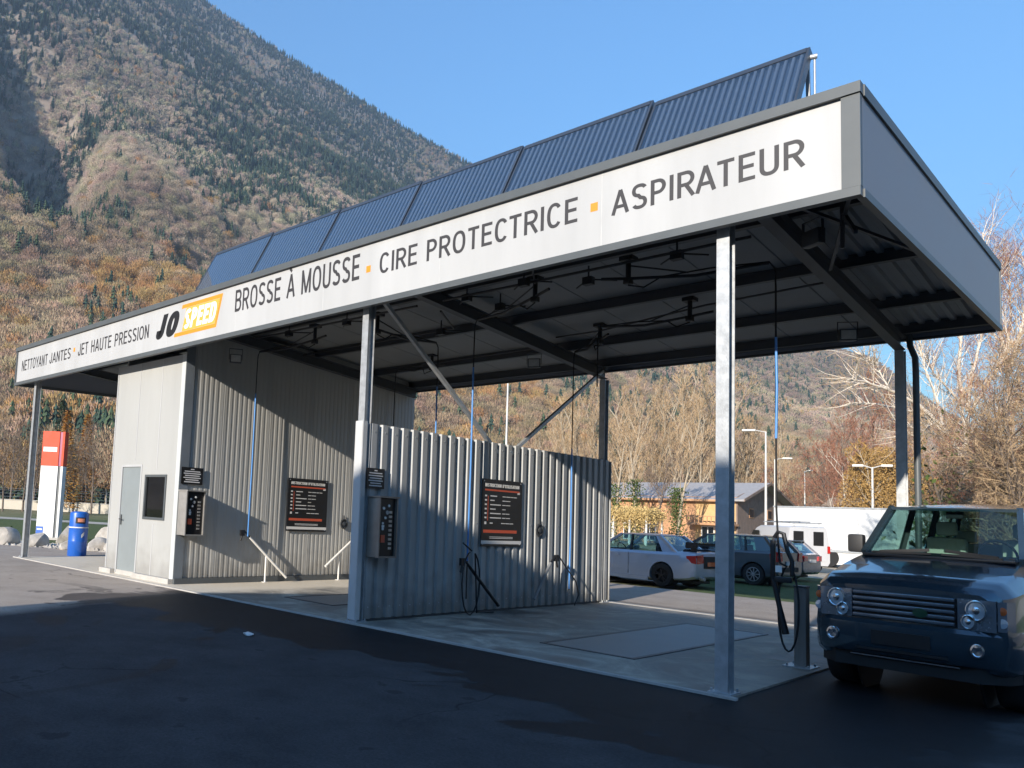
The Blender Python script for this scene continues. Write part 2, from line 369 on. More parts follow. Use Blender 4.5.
def asphalt_fn(nt, b, P):
    fine = noise(nt, P, 38, 6, .9); mid = noise(nt, P, 1.3, 8, .7); big = noise(nt, P, .25, 4)
    base = ramp(nt, mid, [(.3, (.033, .035, .038)), (.7, (.066, .067, .071))])
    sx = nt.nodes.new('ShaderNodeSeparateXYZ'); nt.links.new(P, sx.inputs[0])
    shade_mask = nt.nodes.new('ShaderNodeMapRange'); nt.links.new(math_(nt, 'MULTIPLY_ADD', noise(nt, P, .5, 5), 1.0, math_(nt, 'MULTIPLY_ADD', sx.outputs[1], .42, sx.outputs[0])), shade_mask.inputs[0]); shade_mask.inputs[1].default_value = -9.3; shade_mask.inputs[2].default_value = -8.7  # cast shade put into the colour: mask runs along the forecourt shadow edge
    bk = nt.nodes.new('ShaderNodeMapRange'); nt.links.new(sx.outputs[1], bk.inputs[0]); bk.inputs[1].default_value = 8.4; bk.inputs[2].default_value = 7.4  # ends the dark tone behind the slab, where sunlight is painted in
    base = mixc(nt, math_(nt, 'MULTIPLY', shade_mask.outputs[0], bk.outputs[0]), ramp(nt, mid, [(.3, (.31, .262, .22)), (.7, (.42, .36, .305))]), base)  # pale asphalt on the sunlit ground, dark asphalt on the shaded ground
    base = mixc(nt, .75, base, ramp(nt, fine, [(.3, (.3, .3, .3)), (.7, (1.55, 1.55, 1.55))]), 'MULTIPLY')
    vo = nt.nodes.new('ShaderNodeTexVoronoi'); vo.feature = 'DISTANCE_TO_EDGE'; vo.inputs['Scale'].default_value = .33
    wv = nt.nodes.new('ShaderNodeVectorMath'); wv.operation = 'ADD'; nt.links.new(P, wv.inputs[0]); nz = nt.nodes.new('ShaderNodeTexNoise'); nz.inputs['Scale'].default_value = 1.1; nz.inputs['Detail'].default_value = 6; nt.links.new(P, nz.inputs['Vector']); nt.links.new(nz.outputs['Color'], wv.inputs[1]); nt.links.new(wv.outputs[0], vo.inputs['Vector'])
    cr = nt.nodes.new('ShaderNodeMapRange'); nt.links.new(vo.outputs['Distance'], cr.inputs[0]); cr.inputs[1].default_value = .0; cr.inputs[2].default_value = .008; cr.inputs[3].default_value = .45; cr.inputs[4].default_value = 1
    keep = nt.nodes.new('ShaderNodeMapRange'); nt.links.new(noise(nt, P, .18, 3), keep.inputs[0]); keep.inputs[1].default_value = .50; keep.inputs[2].default_value = .56
    crk = math_(nt, 'SUBTRACT', 1.0, math_(nt, 'MULTIPLY', math_(nt, 'SUBTRACT', 1.0, cr.outputs[0]), keep.outputs[0]))
    spots = nt.nodes.new('ShaderNodeMapRange'); nt.links.new(noise(nt, P, 2.6, 3, .5), spots.inputs[0]); spots.inputs[1].default_value = .66; spots.inputs[2].default_value = .70; spots.inputs[3].default_value = 1; spots.inputs[4].default_value = .6
    sc_ = nt.nodes.new('ShaderNodeVectorMath'); sc_.operation = 'SCALE'; nt.links.new(base, sc_.inputs[0]); nt.links.new(math_(nt, 'MULTIPLY', crk, spots.outputs[0]), sc_.inputs['Scale']); base = sc_.outputs[0]
    # water that ran off the wash slab: y from -5 to 0, x from -11 to 1
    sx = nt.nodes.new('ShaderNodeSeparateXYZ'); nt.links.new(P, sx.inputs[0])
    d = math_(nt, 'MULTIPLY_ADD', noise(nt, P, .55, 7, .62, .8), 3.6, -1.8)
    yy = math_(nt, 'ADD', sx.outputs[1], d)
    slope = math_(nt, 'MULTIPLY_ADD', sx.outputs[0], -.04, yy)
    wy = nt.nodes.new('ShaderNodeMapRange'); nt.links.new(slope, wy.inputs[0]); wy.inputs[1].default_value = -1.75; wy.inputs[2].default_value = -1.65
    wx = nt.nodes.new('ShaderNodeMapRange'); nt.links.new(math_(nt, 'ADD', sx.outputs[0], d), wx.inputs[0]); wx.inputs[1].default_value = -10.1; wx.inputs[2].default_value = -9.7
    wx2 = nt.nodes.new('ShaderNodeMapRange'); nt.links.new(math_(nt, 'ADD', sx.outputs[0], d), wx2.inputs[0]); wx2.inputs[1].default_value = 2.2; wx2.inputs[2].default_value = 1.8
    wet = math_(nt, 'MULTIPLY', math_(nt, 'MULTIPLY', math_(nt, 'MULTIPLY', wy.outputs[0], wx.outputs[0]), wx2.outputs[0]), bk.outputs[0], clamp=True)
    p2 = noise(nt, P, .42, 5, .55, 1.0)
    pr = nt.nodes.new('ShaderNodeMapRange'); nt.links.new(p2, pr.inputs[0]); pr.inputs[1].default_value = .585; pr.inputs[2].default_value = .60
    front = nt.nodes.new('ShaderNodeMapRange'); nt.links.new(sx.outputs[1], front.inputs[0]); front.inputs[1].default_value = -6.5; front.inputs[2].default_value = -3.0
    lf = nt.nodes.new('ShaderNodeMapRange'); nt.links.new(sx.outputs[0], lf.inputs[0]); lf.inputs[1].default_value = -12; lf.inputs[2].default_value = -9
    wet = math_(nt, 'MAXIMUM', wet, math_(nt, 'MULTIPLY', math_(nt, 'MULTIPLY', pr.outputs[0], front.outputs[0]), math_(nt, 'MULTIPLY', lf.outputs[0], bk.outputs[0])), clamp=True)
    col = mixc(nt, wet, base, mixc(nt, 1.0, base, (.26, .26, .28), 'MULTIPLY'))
    nt.links.new(col, b.inputs['Base Color'])
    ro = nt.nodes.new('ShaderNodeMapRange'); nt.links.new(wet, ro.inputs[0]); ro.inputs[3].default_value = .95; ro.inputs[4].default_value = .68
    nt.links.new(ro.outputs[0], b.inputs['Roughness']); b.inputs['Specular IOR Level'].default_value = .2
    bump_(nt, b, fine, .45, .012)
def slab_fn(nt, b, P):
    mid = noise(nt, P, .8, 9, .68, 1.2); fine = noise(nt, P, 30, 4, .7)
    c = ramp(nt, mid, [(.34, (.085, .08, .07)), (.45, (.20, .185, .16)), (.54, (.32, .29, .24)), (.66, (.50, .45, .37))])
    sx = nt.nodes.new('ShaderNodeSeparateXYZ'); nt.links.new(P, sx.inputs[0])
    sun_strip = nt.nodes.new('ShaderNodeMapRange'); nt.links.new(math_(nt, 'MULTIPLY_ADD', noise(nt, P, 1.1, 5), .8, sx.outputs[0]), sun_strip.inputs[0]); sun_strip.inputs[1].default_value = -8.4; sun_strip.inputs[2].default_value = -8.9
    c = mixc(nt, sun_strip.outputs[0], c, (.66, .58, .46))  # sunlight put into the colour: paler strip beside the machine room
    c = mixc(nt, .5, c, ramp(nt, fine, [(.3, (.8, .8, .8)), (.7, (1.1, 1.1, 1.1))]), 'MULTIPLY')
    nt.links.new(c, b.inputs['Base Color'])
    r = nt.nodes.new('ShaderNodeMapRange'); nt.links.new(mid, r.inputs[0]); r.inputs[1].default_value = .35; r.inputs[2].default_value = .6; r.inputs[3].default_value = .45; r.inputs[4].default_value = .85
    nt.links.new(r.outputs[0], b.inputs['Roughness']); bump_(nt, b, fine, .2, .01)
def field_fn(nt, b, P):
    a = noise(nt, P, .06, 6, .6); f = noise(nt, P, 4, 5, .7)
    c = ramp(nt, a, [(.35, (.10, .115, .035)), (.55, (.17, .155, .065)), (.7, (.24, .20, .11))])
    c = mixc(nt, .6, c, ramp(nt, f, [(.3, (.6, .6, .6)), (.7, (1.3, 1.3, 1.3))]), 'MULTIPLY')
    nt.links.new(c, b.inputs['Base Color']); b.inputs['Roughness'].default_value = .95; bump_(nt, b, f, .6, .1)
def grass_fn(nt, b, P):
    f = noise(nt, P, 9, 6, .7); a = noise(nt, P, .5, 4)
    c = ramp(nt, f, [(.3, (.03, .055, .012)), (.55, (.065, .10, .022)), (.75, (.14, .15, .05))])
    c = mixc(nt, .5, c, ramp(nt, a, [(.35, (.8, .9, .8)), (.65, (1.2, 1.05, .9))]), 'MULTIPLY')
    nt.links.new(c, b.inputs['Base Color']); b.inputs['Roughness'].default_value = .95; bump_(nt, b, f, .8, .08)
def grate_fn(nt, b, P):
    v = nt.nodes.new('ShaderNodeTexWave'); v.wave_type = 'BANDS'; v.bands_direction = 'Y'; v.inputs['Scale'].default_value = 5; nt.links.new(P, v.inputs['Vector'])
    nn = noise(nt, P, 1.6, 6)
    c = mixc(nt, nn, (.12, .17, .19), (.20, .25, .26)); c = mixc(nt, .7, c, ramp(nt, v.outputs[1], [(.35, (.55, .55, .55)), (.55, (1.1, 1.1, 1.1))]), 'MULTIPLY')
    nt.links.new(c, b.inputs['Base Color']); b.inputs['Roughness'].default_value = .45; b.inputs['Metallic'].default_value = .3; bump_(nt, b, v.outputs[1], .5, .01)

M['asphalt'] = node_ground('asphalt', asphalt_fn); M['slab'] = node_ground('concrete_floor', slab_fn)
M['field'] = node_ground('winter_meadow', field_fn); M['grass'] = node_ground('grass', grass_fn); M['grate'] = node_ground('steel_grating', grate_fn)

sheet('ground', [(-3000, -400), (1500, -400), (1500, 3000), (-3000, 3000)], -.06, M['field'])
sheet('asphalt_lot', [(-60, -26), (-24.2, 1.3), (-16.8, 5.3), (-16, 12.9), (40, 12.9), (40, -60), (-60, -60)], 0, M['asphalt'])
sheet('access_road', [(-9.5, 12.9), (-16, 12.9), (-19, 17.0), (-9.9, 16.2), (-6.6, 15.5)], -.004, M['asphalt'])
sheet('grass_verge', [(-6.0, 13.0), (22, 13.0), (22, 26), (-9, 26), (-9.6, 16.4), (-6.6, 15.6)], -.01, M['grass'])
sheet('gravel_yard', [(-30, 26), (40, 26), (40, 75), (-45, 75)], -.03, mat('pale_gravel', (.42, .36, .27), .95, var=.35, scale=.9, bump=.5, bscale=8))
slab = MB()
slab.box(-17.9, .12, .12, 7.42, -.1, .022)
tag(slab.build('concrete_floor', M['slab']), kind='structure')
edge = MB(); edge.box(-17.9, .12, 7.421, 7.62, -.1, .03); edge.box(-17.95, .17, .06, .119, -.1, .024)
tag(edge.build('concrete_kerb', M['concrete']), kind='structure')
for gx in (-2.6, -7.9):
    g = MB(); g.box(gx - .02, gx + 1.15, 1.25, 5.5, .0, .028)
    fr = MB()
    for a, b_, c, d in ((gx - .08, gx - .022, 1.19, 5.56), (gx + 1.152, gx + 1.21, 1.19, 5.56), (gx - .022, gx + 1.152, 1.19, 1.248), (gx - .022, gx + 1.152, 5.502, 5.56)): fr.box(a, b_, c, d, .0, .032)
    t = empty('floor_grating', (0, 0, 0), 0, 'steel floor grating in the bay ' + ('right of the corrugated partition' if gx > -5 else 'between the partition and the machine room'), 'grating', 'floor gratings of the wash bays')
    g.build('grating_panel', M['grate'], t); fr.build('grating_frame', M['steel_dark'], t)
# ---------------------------------------------------------------- wash canopy
XL, XR, ZB, ZT, D, P2 = -18.627, 1.233, 4.67, 5.665, 7.437, -5.139
rise = lambda y: .19 * y / D                       # the side fascias climb slightly to the back
zdeck = lambda y: 5.60 - .076 * y                  # roof deck drains to the back
can = empty('wash_canopy', (-8.7, 3.7, 0), 0, 'long steel carport canopy over the wash bays with white lettered front fascia', 'canopy')
class Off:  # build at world coordinates under a parent that sits elsewhere
    pass
def pbuild(mb, name, m, parent, smooth=None, label=None):
    """vertices are world coordinates; the part is parented without moving"""
    px = Vector((0, 0, 0)); q = parent
    while q is not None: px = px + q.location; q = q.parent
    mb.v = [tuple(Vector(v) - px) for v in mb.v]
    return mb.build(name, m, parent, smooth, label=label)

b = MB(); b.box(XL + .05, XR - .14, 0, .04, ZB + .055, ZT - .075)
ff = pbuild(b, 'front_fascia', M['white_panel'], can)
xj = XR - .14 - 2.35
while xj > XL + .3:
    b = MB(); b.box(xj - .004, xj + .004, -.0015, 0, ZB + .058, ZT - .078); xj -= 2.35; pbuild(b, 'panel_joint', M['joint'], ff)
b = MB()
b.box(XL - .03, XR + .02, -.05, .05, ZT - .073, ZT + .03)                         # cap
b.box(XL, XR + .01, -.035, .05, ZB - .03, ZB + .053)                              # bottom drip
b.box(XR - .138, XR + .012, -.03, .042, ZB + .056, ZT - .076)                     # corner
b.box(XL - .01, XL + .048, -.03, .042, ZB + .056, ZT - .076)
pbuild(b, 'fascia_trim', M['trim'], can)
def side_fascia(x, s):
    b = MB(); y0, y1 = .055, D - .05
    b.prism([(y0, ZB + .05), (y1, ZB + .05 + rise(y1)), (y1, ZT - .08 + rise(y1)), (y0, ZT - .08)], 0, x - .02, x + .02)
    pbuild(b, 'side_fascia', M['side_panel'], can)
    b = MB()
    b.prism([(y0, ZB - .03), (D, ZB - .03 + rise(D)), (D, ZB + .047 + rise(D)), (y0, ZB + .047)], 0, x - .03, x + .034)
    b.prism([(y0, ZT - .077), (D, ZT - .077 + rise(D)), (D, ZT + .03 + rise(D)), (y0, ZT + .03)], 0, x - .03, x + .04)
    b.prism([(D - .048, ZB + .05 + rise(D)), (D, ZB + .05 + rise(D)), (D, ZT - .08 + rise(D)), (D - .048, ZT - .08 + rise(D))], 0, x - .025, x + .03)
    pbuild(b, 'side_trim', M['trim'], can)
side_fascia(XR - .01, 1); side_fascia(XL + .02, -1)
b = MB(); b.box(XL + .06, XR - .06, D - .045, D - .005, ZB + .19, ZT + .2)
pbuild(b, 'back_fascia', M['side_panel'], can)
b = MB(); b.box(XL + .05, XR - .05, D - .06, D + .0, ZB + .15, ZB + .188); pbuild(b, 'back_trim', M['steel_dark'], can)
# deck: smooth sandwich panels over the bays, ribbed sheet on the right overhang
def deck(x0, x1, pitch, depth, name, m):
    b = MB(); x = x0; prof = []
    while x < x1 - 1e-6:
        a = min(pitch, x1 - x)
        prof += [(x, 0), (x + a * .12, -depth), (x + a * .45, -depth), (x + a * .57, 0)] if pitch < .5 else [(x, 0), (x + .012, .02), (x + .024, 0)]
        x += pitch
    prof.append((x1, 0))
    secs = []
    for y in (.06, D - .05): secs.append([(px_, y, zdeck(y) + q) for px_, q in prof] + [(x1, y, zdeck(y) + .1), (x0, y, zdeck(y) + .1)])
    b.loft(secs); return pbuild(b, name, m, can)
deck(XL + .05, .05, 1.0, .0, 'roof_deck', M['soffit'])
deck(.06, XR - .04, .2, .04, 'ribbed_deck', M['soffit'])
def ibeam(b, p, q, h, w):
    """I section: web and two flanges; p and q at the centre of the section"""
    p = Vector(p); q = Vector(q); d = (q - p).normalized(); s = d.cross(Vector((0, 0, 1))).normalized(); u = s.cross(d)
    b.bar(p, q, .012, h - .022)
    b.bar(p + u * (h / 2 - .0055), q + u * (h / 2 - .0055), w, .011); b.bar(p - u * (h / 2 - .0055), q - u * (h / 2 - .0055), w, .011)
for yp in (1.95, 3.85, 5.75, 7.15):
    b = MB(); z = zdeck(yp) - .085
    ibeam(b, (XL + .08, yp, z), (XR - .05, yp, z), .16, .09); pbuild(b, 'purlin', M['steel_dark'], can)
for x in (-17.603, P2, 0.0):
    b = MB(); ibeam(b, (x, .07, zdeck(.07) - .28), (x, 7.3, zdeck(7.3) - .28), .22, .14); pbuild(b, 'rafter', M['steel_dark'], can)
for x in (-13.4, -10.5):
    b = MB(); ibeam(b, (x + (.09 if x > -12 else -.09), .07, zdeck(.07) - .28), (x + (.09 if x > -12 else -.09), 7.3, zdeck(7.3) - .28), .22, .14); pbuild(b, 'rafter', M['steel_dark'], can)
# diagonal wind bracing in the right overhang, seen from below
b = MB(); z = 5.02
for p, q in (((.02, .2, 5.2), (1.15, 3.6, 5.0)), ((.1, 3.3, 5.0), (1.15, .35, 5.15)), ((.64, 1.75, 4.75), (.64, 1.75, 5.4)), ((.9, 1.2, 4.72), (.62, 1.8, 5.2))): b.bar(p, q, .035)
pbuild(b, 'wind_brace', M['steel_dark'], can)
def hpost(x, y, h, m, name='post', wf=.125):
    """HEA column: flanges face front and back"""
    b = MB(); t = .01; H2 = .15
    b.box(x - wf / 2, x + wf / 2, y - H2 / 2, y - H2 / 2 + t, .03, h); b.box(x - wf / 2, x + wf / 2, y + H2 / 2 - t, y + H2 / 2, .03, h)
    b.box(x - .004, x + .004, y - H2 / 2 + t, y + H2 / 2 - t, .03, h)
    b.box(x - .11, x + .11, y - .12, y + .12, .022, .04)
    for i in (-1, 1):
        for j in (-1, 1): b.cyl((x + i * .088, y + j * .09, .04), .012, .03, 8)
    return pbuild(b, name, m, can)
for x in (0.0, P2, -17.603):
    hpost(x, .229, zdeck(.23) - .40, M['galv']); hpost(x, 7.283, zdeck(7.28) - .40, M['galv'])
# V bracing over the partition
for p, q in (((P2 - .0, .33, 5.0), (P2 - .0, 3.70, 2.70)), ((P2, 7.2, 4.82), (P2, 3.80, 2.70))):
    b = MB(); b.bar(p, q, .06, .06); pbuild(b, 'brace', M['galv'], can)
# gutter downpipe at the back right
b = MB(); b.tube([(.10, 7.36, 5.0), (.12, 7.36, 4.72), (.19, 7.32, 4.52), (.20, 7.30, 4.3), (.20, 7.30, .03)], .045, 10); pbuild(b, 'downpipe', M['trim'], can, 40)
b = MB(); b.box(XL + .1, XR - .07, D - .2, D - .07, 4.92, 5.04); pbuild(b, 'gutter', M['steel_dark'], can)

# lettering
YF = -.0002
for s, x0, x1, z0, z1, m in (('NETTOYANT', -18.25, -16.55, 5.01, 5.30, 'letter'), ('JANTES', -16.42, -15.17, 5.02, 5.29, 'letter'), ('JET HAUTE PRESSION', -14.76, -11.40, 5.03, 5.32, 'letter'),
                          ('BROSSE À MOUSSE', -8.34, -5.16, 5.09, 5.49, 'letter'), ('CIRE PROTECTRICE', -4.74, -1.56, 5.09, 5.39, 'letter'), ('ASPIRATEUR', -1.13, .79, 5.05, 5.33, 'letter')):
    put_word(s, x0, x1, z0, z1, YF, M[m], ff, t=.136)
for x in (-14.98, -4.97, -1.35):
    b = MB(); b.box(x - .045, x + .045, -.002, -.0003, 5.16, 5.26); pbuild(b, 'square_mark', M['yellow'], ff)
put_word('JO', -11.13, -10.16, 4.94, 5.43, YF, M['black'], ff, t=.27, gap=.10, shear=.28, name='logo_letter')
b = MB()
P_ = lambda pts: b.prism(pts, 1, -.0016, -.0003)
sh = .17
def par(x0, x1, z0, z1): # slanted bar
    k = lambda z: (z - 4.92) * sh / .6
    P_([(x0 + k(z0), z0), (x1 + k(z0), z0), (x1 + k(z1), z1), (x0 + k(z1), z1)])
par(-10.38, -8.98, 4.90, 4.975); par(-10.30, -8.98, 5.44, 5.515); par(-8.98, -8.91, 4.90, 5.515)
pbuild(b, 'logo_frame', M['yellow'], ff)
b = MB(); P_ = lambda pts: b.prism(pts, 1, -.0014, -.0003); par(-10.12, -8.985, 4.98, 5.435); pbuild(b, 'logo_field', mat('pale_yellow_vinyl', (.74, .36, .06), .5, var=.04), ff)
put_word('SPEED', -10.05, -8.90, 5.02, 5.40, -.0016, M['letter_white'], ff, t=.22, gap=.09, shear=.22, name='logo_letter')

# ---------------------------------------------------------------- solar collectors on the roof
M['cover_glass'] = glass('collector_glass', (.95, .97, 1), 2.5, .05)
M['tube'] = mat('dark_absorber', (.045, .062, .09), .16, .25, var=.1, coat=.8); M['coll_frame'] = mat('collector_frame', (.06, .075, .10), .35, .4, var=.05)
M['tube_bright'] = mat('glass_tube', (.14, .17, .21), .14, .4, var=.1)
xe = [.34, -1.51, -3.53, -5.55, -7.58, -9.63, -11.75]
tops = [7.16, 7.23, 7.25, 7.28, 7.31, 7.34, 7.37]
places = ['rightmost solar collector, above the word ASPIRATEUR', 'solar collector above the end of the word PROTECTRICE', 'solar collector above the word CIRE', 'solar collector above the word MOUSSE', 'solar collector above the word BROSSE', 'leftmost solar collector, behind the yellow logo frame']
for i in range(6):
    x1, x0 = xe[i] - .012, xe[i + 1] + .012; zt_ = (tops[i] + tops[i + 1]) / 2 + .01
    t = empty('solar_collector', ((x0 + x1) / 2, 1.0, 5.62), 0, places[i] + ', tilted on the canopy roof', 'solar collector', 'solar collectors on the canopy roof')
    A = Vector((0, .92, 5.66)); B_ = Vector((0, 1.8, zt_)); d = (B_ - A); L = d.length; d.normalize(); nrm = Vector((0, -d.z, d.y))
    def pt(x, s, n): return Vector((x, 0, 0)) + A + d * s + nrm * n
    def slabq(b, xa, xb, s0, s1, n0, n1): b.add([pt(x, s, n) for n in (n0, n1) for s in (s0, s1) for x in (xa, xb)], [(0, 2, 3, 1), (4, 5, 7, 6), (0, 1, 5, 4), (2, 6, 7, 3), (0, 4, 6, 2), (1, 3, 7, 5)])
    b = MB(); slabq(b, x0 + .03, x1 - .03, .03, L - .08, -.05, -.02); pbuild(b, 'absorber', M['tube'], t)
    b = MB(); slabq(b, x0, x0 + .028, 0, L, -.07, .03); slabq(b, x1 - .028, x1, 0, L, -.07, .03); slabq(b, x0 + .03, x1 - .03, L - .078, L, -.07, .035); slabq(b, x0 + .03, x1 - .03, 0, .028, -.07, .03)
    pbuild(b, 'frame', M['coll_frame'], t)
    n = 21
    b = MB()
    for k in range(n):
        x = x0 + .08 + (x1 - x0 - .16) * k / (n - 1)
        b.tube([pt(x, .03, -.0), pt(x, L - .08, -.0)], .022, 8)
    pbuild(b, 'glass_tubes', M['tube_bright'], t, 60)
    b = MB(); b.add([pt(x0 + .03, .03, .028), pt(x1 - .03, .03, .028), pt(x1 - .03, L - .08, .028), pt(x0 + .03, L - .08, .028)], [(0, 1, 2, 3)]); pbuild(b, 'cover_glass', M['cover_glass'], t)
    for x in ((x0 + .1), (x1 - .05)):
        b = MB(); b.bar((x, 1.85, zt_ - .12), (x, 1.95, zdeck(1.9) + .10), .04); b.bar((x, 1.0, zdeck(1) + .12), (x, 1.95, zdeck(1.9) + .12), .04); pbuild(b, 'support', M['galv'], t)
    if i in (0, 5):
        b = MB(); xx = x1 + .03 if i == 0 else x0 - .03
        b.tube([(xx - .05, 1.80, zt_ - .10), (xx + .03, 1.82, zt_ - .10)], .03, 8); b.tube([(xx + .0, 1.83, zt_ - .10), (xx + .0, 1.83, 5.6)], .012, 8)
        pbuild(b, 'pipe', M['galv'], t, 50)

# ---------------------------------------------------------------- partition of corrugated sheet
part = empty('partition_wall', (P2, 3.9, 0), 0, 'corrugated metal partition wall between the two wash bays', 'partition wall')
def ribs(y0, y1, pitch, depth, x, s=1):
    pts = []; y = y0
    while y < y1 - 1e-6:
        for a, q in ((0, 0), (.32, 0), (.42, 1), (.90, 1)): 
            if y + a * pitch <= y1: pts.append((y + a * pitch, x + s * q * depth))
        y += pitch
    pts.append((y1, pts[-1][1])); return pts
HP = 2.95
def sheetwall(y0, y1, pitch, depth, x, th, z0, z1, s=1):
    b = MB(); pr = ribs(y0, y1, pitch, depth, x, s)
    secs = [[(q, y, z) for y, q in pr] + [(q - s * th, y, z) for y, q in reversed(pr)] for z in (z0, z1)]
    n = len(pr); b.v = [p for sec in secs for p in sec]; m = 2 * n
    for k in range(m): b.f.append((k, (k + 1) % m, (k + 1) % m + m, k + m))
    for k in range(n - 1):
        b.f.append((k, k + 1, m - 2 - k, m - 1 - k)); b.f.append((k + m, k + 1 + m, 2 * m - 2 - k, 2 * m - 1 - k))
    return b
pbuild(sheetwall(.24, 7.48, .232, .040, P2 + .02, .003, .06, HP), 'cladding', M['galv_wall'], part)
pbuild(sheetwall(.24, 7.48, .232, .040, P2 - .04, .003, .06, HP, -1), 'cladding', M['galv_wall'], part)
b = MB(); b.box(P2 - .085, P2 + .055, .137, .145, .06, HP + .02); b.box(P2 + .0605, P2 + .0685, .137, .225, .06, HP + .02); b.box(P2 - .095, P2 - .087, .137, .225, .06, HP + .02)
pbuild(b, 'end_flashing', mat('light_flashing', (.58, .58, .57), .45, .2, var=.08), part)
b = MB(); b.box(P2 - .1, P2 + .075, 7.482, 7.50, .06, HP - .02); pbuild(b, 'end_flashing', M['galv_wall'], part)
b = MB(); b.box(P2 - .03, P2 + .015, .46, 7.48, .2, .26); b.box(P2 - .03, P2 + .015, .46, 7.48, 1.5, 1.56); b.box(P2 - .03, P2 + .015, .46, 7.48, 2.8, 2.86); pbuild(b, 'rail', M['steel_dark'], part)
b = MB(); b.box(P2 - .05, P2 + .03, .4, 7.5, .023, .055); pbuild(b, 'base_rail', M['steel_dark'], part)
b = MB()
for z in (.23, 1.53, 2.83):
    for k in range(31):
        y = .24 + .232 * (k + .67)
        if y < 7.4: b.cyl((P2 + .0605, y, z), .009, .007, 6, 0)
o = pbuild(b, 'cladding_screws', M['galv'], part); o['kind'] = 'stuff'

# ---------------------------------------------------------------- machine room
MA, MBx, MY, MK = -13.358, -10.518, .411, 7.40
room = empty('machine_room', (-11.9, 3.9, 0), 0, 'grey clad machine room under the left half of the canopy, with a door and a small window', 'building')
fz = 5.1
b = MB(); x = MA; xs = [MA, -12.96, -11.86, -11.0, MBx - .16]
# front wall around the door and window
DX0, DX1, DZ = -12.93, -12.02, 2.42; WX0, WX1, WZ0, WZ1 = -11.86, -10.98, 1.26, 2.20
b.box(MA, DX0, MY, MY + .06, .12, 4.66); b.box(DX0, DX1, MY, MY + .06, DZ, 4.66); b.box(DX1, WX0, MY, MY + .06, .12, 4.66)
b.box(WX0, WX1, MY, MY + .06, .12, WZ0); b.box(WX0, WX1, MY, MY + .06, WZ1, 4.66); b.box(WX1, MBx - .13, MY, MY + .06, .12, 4.66)
fw_ = pbuild(b, 'front_wall', M['front_wall'], room)
b = MB()
for xj in (-12.35, -11.42): b.box(xj - .012, xj + .012, MY - .006, MY - .0005, DZ + .1 if xj < -12 else WZ1 + .1, 4.66)
b.box(-11.432, -11.408, MY - .006, MY - .0005, .12, WZ0 - .08); pbuild(b, 'panel_joint', M['white_panel'], fw_)
b = MB(); b.box(MA - .04, MA + .0, MY - .012, MY + .2, .12, 4.66); pbuild(b, 'left_corner', M['white_panel'], room)
b = MB(); b.box(MBx - .128, MBx + .012, MY - .014, MY - .002, .12, 4.66); pbuild(b, 'corner_trim', mat('pale_corner_flashing', (.50, .52, .51), .5, var=.05), room)
b = MB(); b.box(MBx + .002, MBx + .014, MY, MY + .2, .12, 4.9); pbuild(b, 'corner_trim', M['corner'], room)
b = sheetwall(MY + .2, MK, .125, .0055, MBx - .012, .004, .14, 5.3); pbuild(b, 'side_wall', M['rib_wall'], room)
b = MB()
for yj in (1.35, 2.6, 3.85, 5.1, 6.35): b.box(MBx + .0045, MBx + .0065, yj - .007, yj + .007, .15, 5.0)
pbuild(b, 'panel_joint', M['white_panel'], room)
b = MB(); b.box(MA - .02, MA + .02, MY + .2, MK, .12, 5.2); pbuild(b, 'side_wall', M['front_wall'], room)
b = MB(); b.box(MA + .03, MBx - .03, MK - .06, MK, .12, 5.0); pbuild(b, 'back_wall', M['front_wall'], room)
b = MB(); b.box(MA + .03, MBx - .03, MY + .07, MK - .07, 2.9, 2.95); b.box(MA + .5, MBx - .4, 3.0, 3.1, .1, 2.9); pbuild(b, 'ceiling_and_inner_wall', M['inside'], room)
b = MB(); b.box(MA - .12, DX0 - .02, MY - .11, MY - .005, .0, .12); b.box(DX1 + .02, MBx + .0, MY - .11, MY - .005, .0, .12); b.box(MA - .02, MBx + .0, MY, MK, .0, .118)
pbuild(b, 'plinth', M['concrete'], room)
b = MB(); b.box(MBx + .003, MBx + .055, MY + .0, MK, .0, .135); pbuild(b, 'base_flashing', M['trim'], room)
dr = MB(); dr.box(DX0 + .05, DX1 - .05, MY + .012, MY + .05, .06, DZ - .05); dro = pbuild(dr, 'door', M['door'], room)
b = MB(); b.box(DX0, DX0 + .048, MY - .012, MY + .055, .05, DZ); b.box(DX1 - .048, DX1, MY - .012, MY + .055, .05, DZ); b.box(DX0 + .05, DX1 - .05, MY - .012, MY + .055, DZ - .048, DZ); pbuild(b, 'door_frame', M['white_panel'], room)
b = MB(); b.box(DX0 + .09, DX0 + .13, MY - .005, MY + .011, 1.1, 1.32); b.tube([(DX0 + .11, MY - .0, 1.22), (DX0 + .11, MY - .05, 1.22), (DX0 + .24, MY - .05, 1.22)], .011, 8); pbuild(b, 'handle', M['steel_dark'], dro, 40)
b = MB()
for a in ((WX0, WX0 + .05, WZ0, WZ1), (WX1 - .05, WX1, WZ0, WZ1), (WX0 + .051, WX1 - .051, WZ0, WZ0 + .05), (WX0 + .051, WX1 - .051, WZ1 - .05, WZ1)): b.box(a[0], a[1], MY - .02, MY + .05, a[2], a[3])
wo = pbuild(b, 'window', M['trim'], room)
b = MB(); b.box(WX0 + .05, WX1 - .05, MY + .015, MY + .02, WZ0 + .05, WZ1 - .05); pbuild(b, 'pane', M['window'], wo)
b = MB(); b.box(WX0 + .12, WX0 + .4, MY + .3, MY + .5, 1.2, 1.62); b.box(WX0 + .5, WX1 - .1, MY + .4, MY + .6, 1.2, 1.78); b.cyl((WX0 + .3, MY + .5, 1.62), .06, .22, 10); pbuild(b, 'equipment', M['stainless'], room)
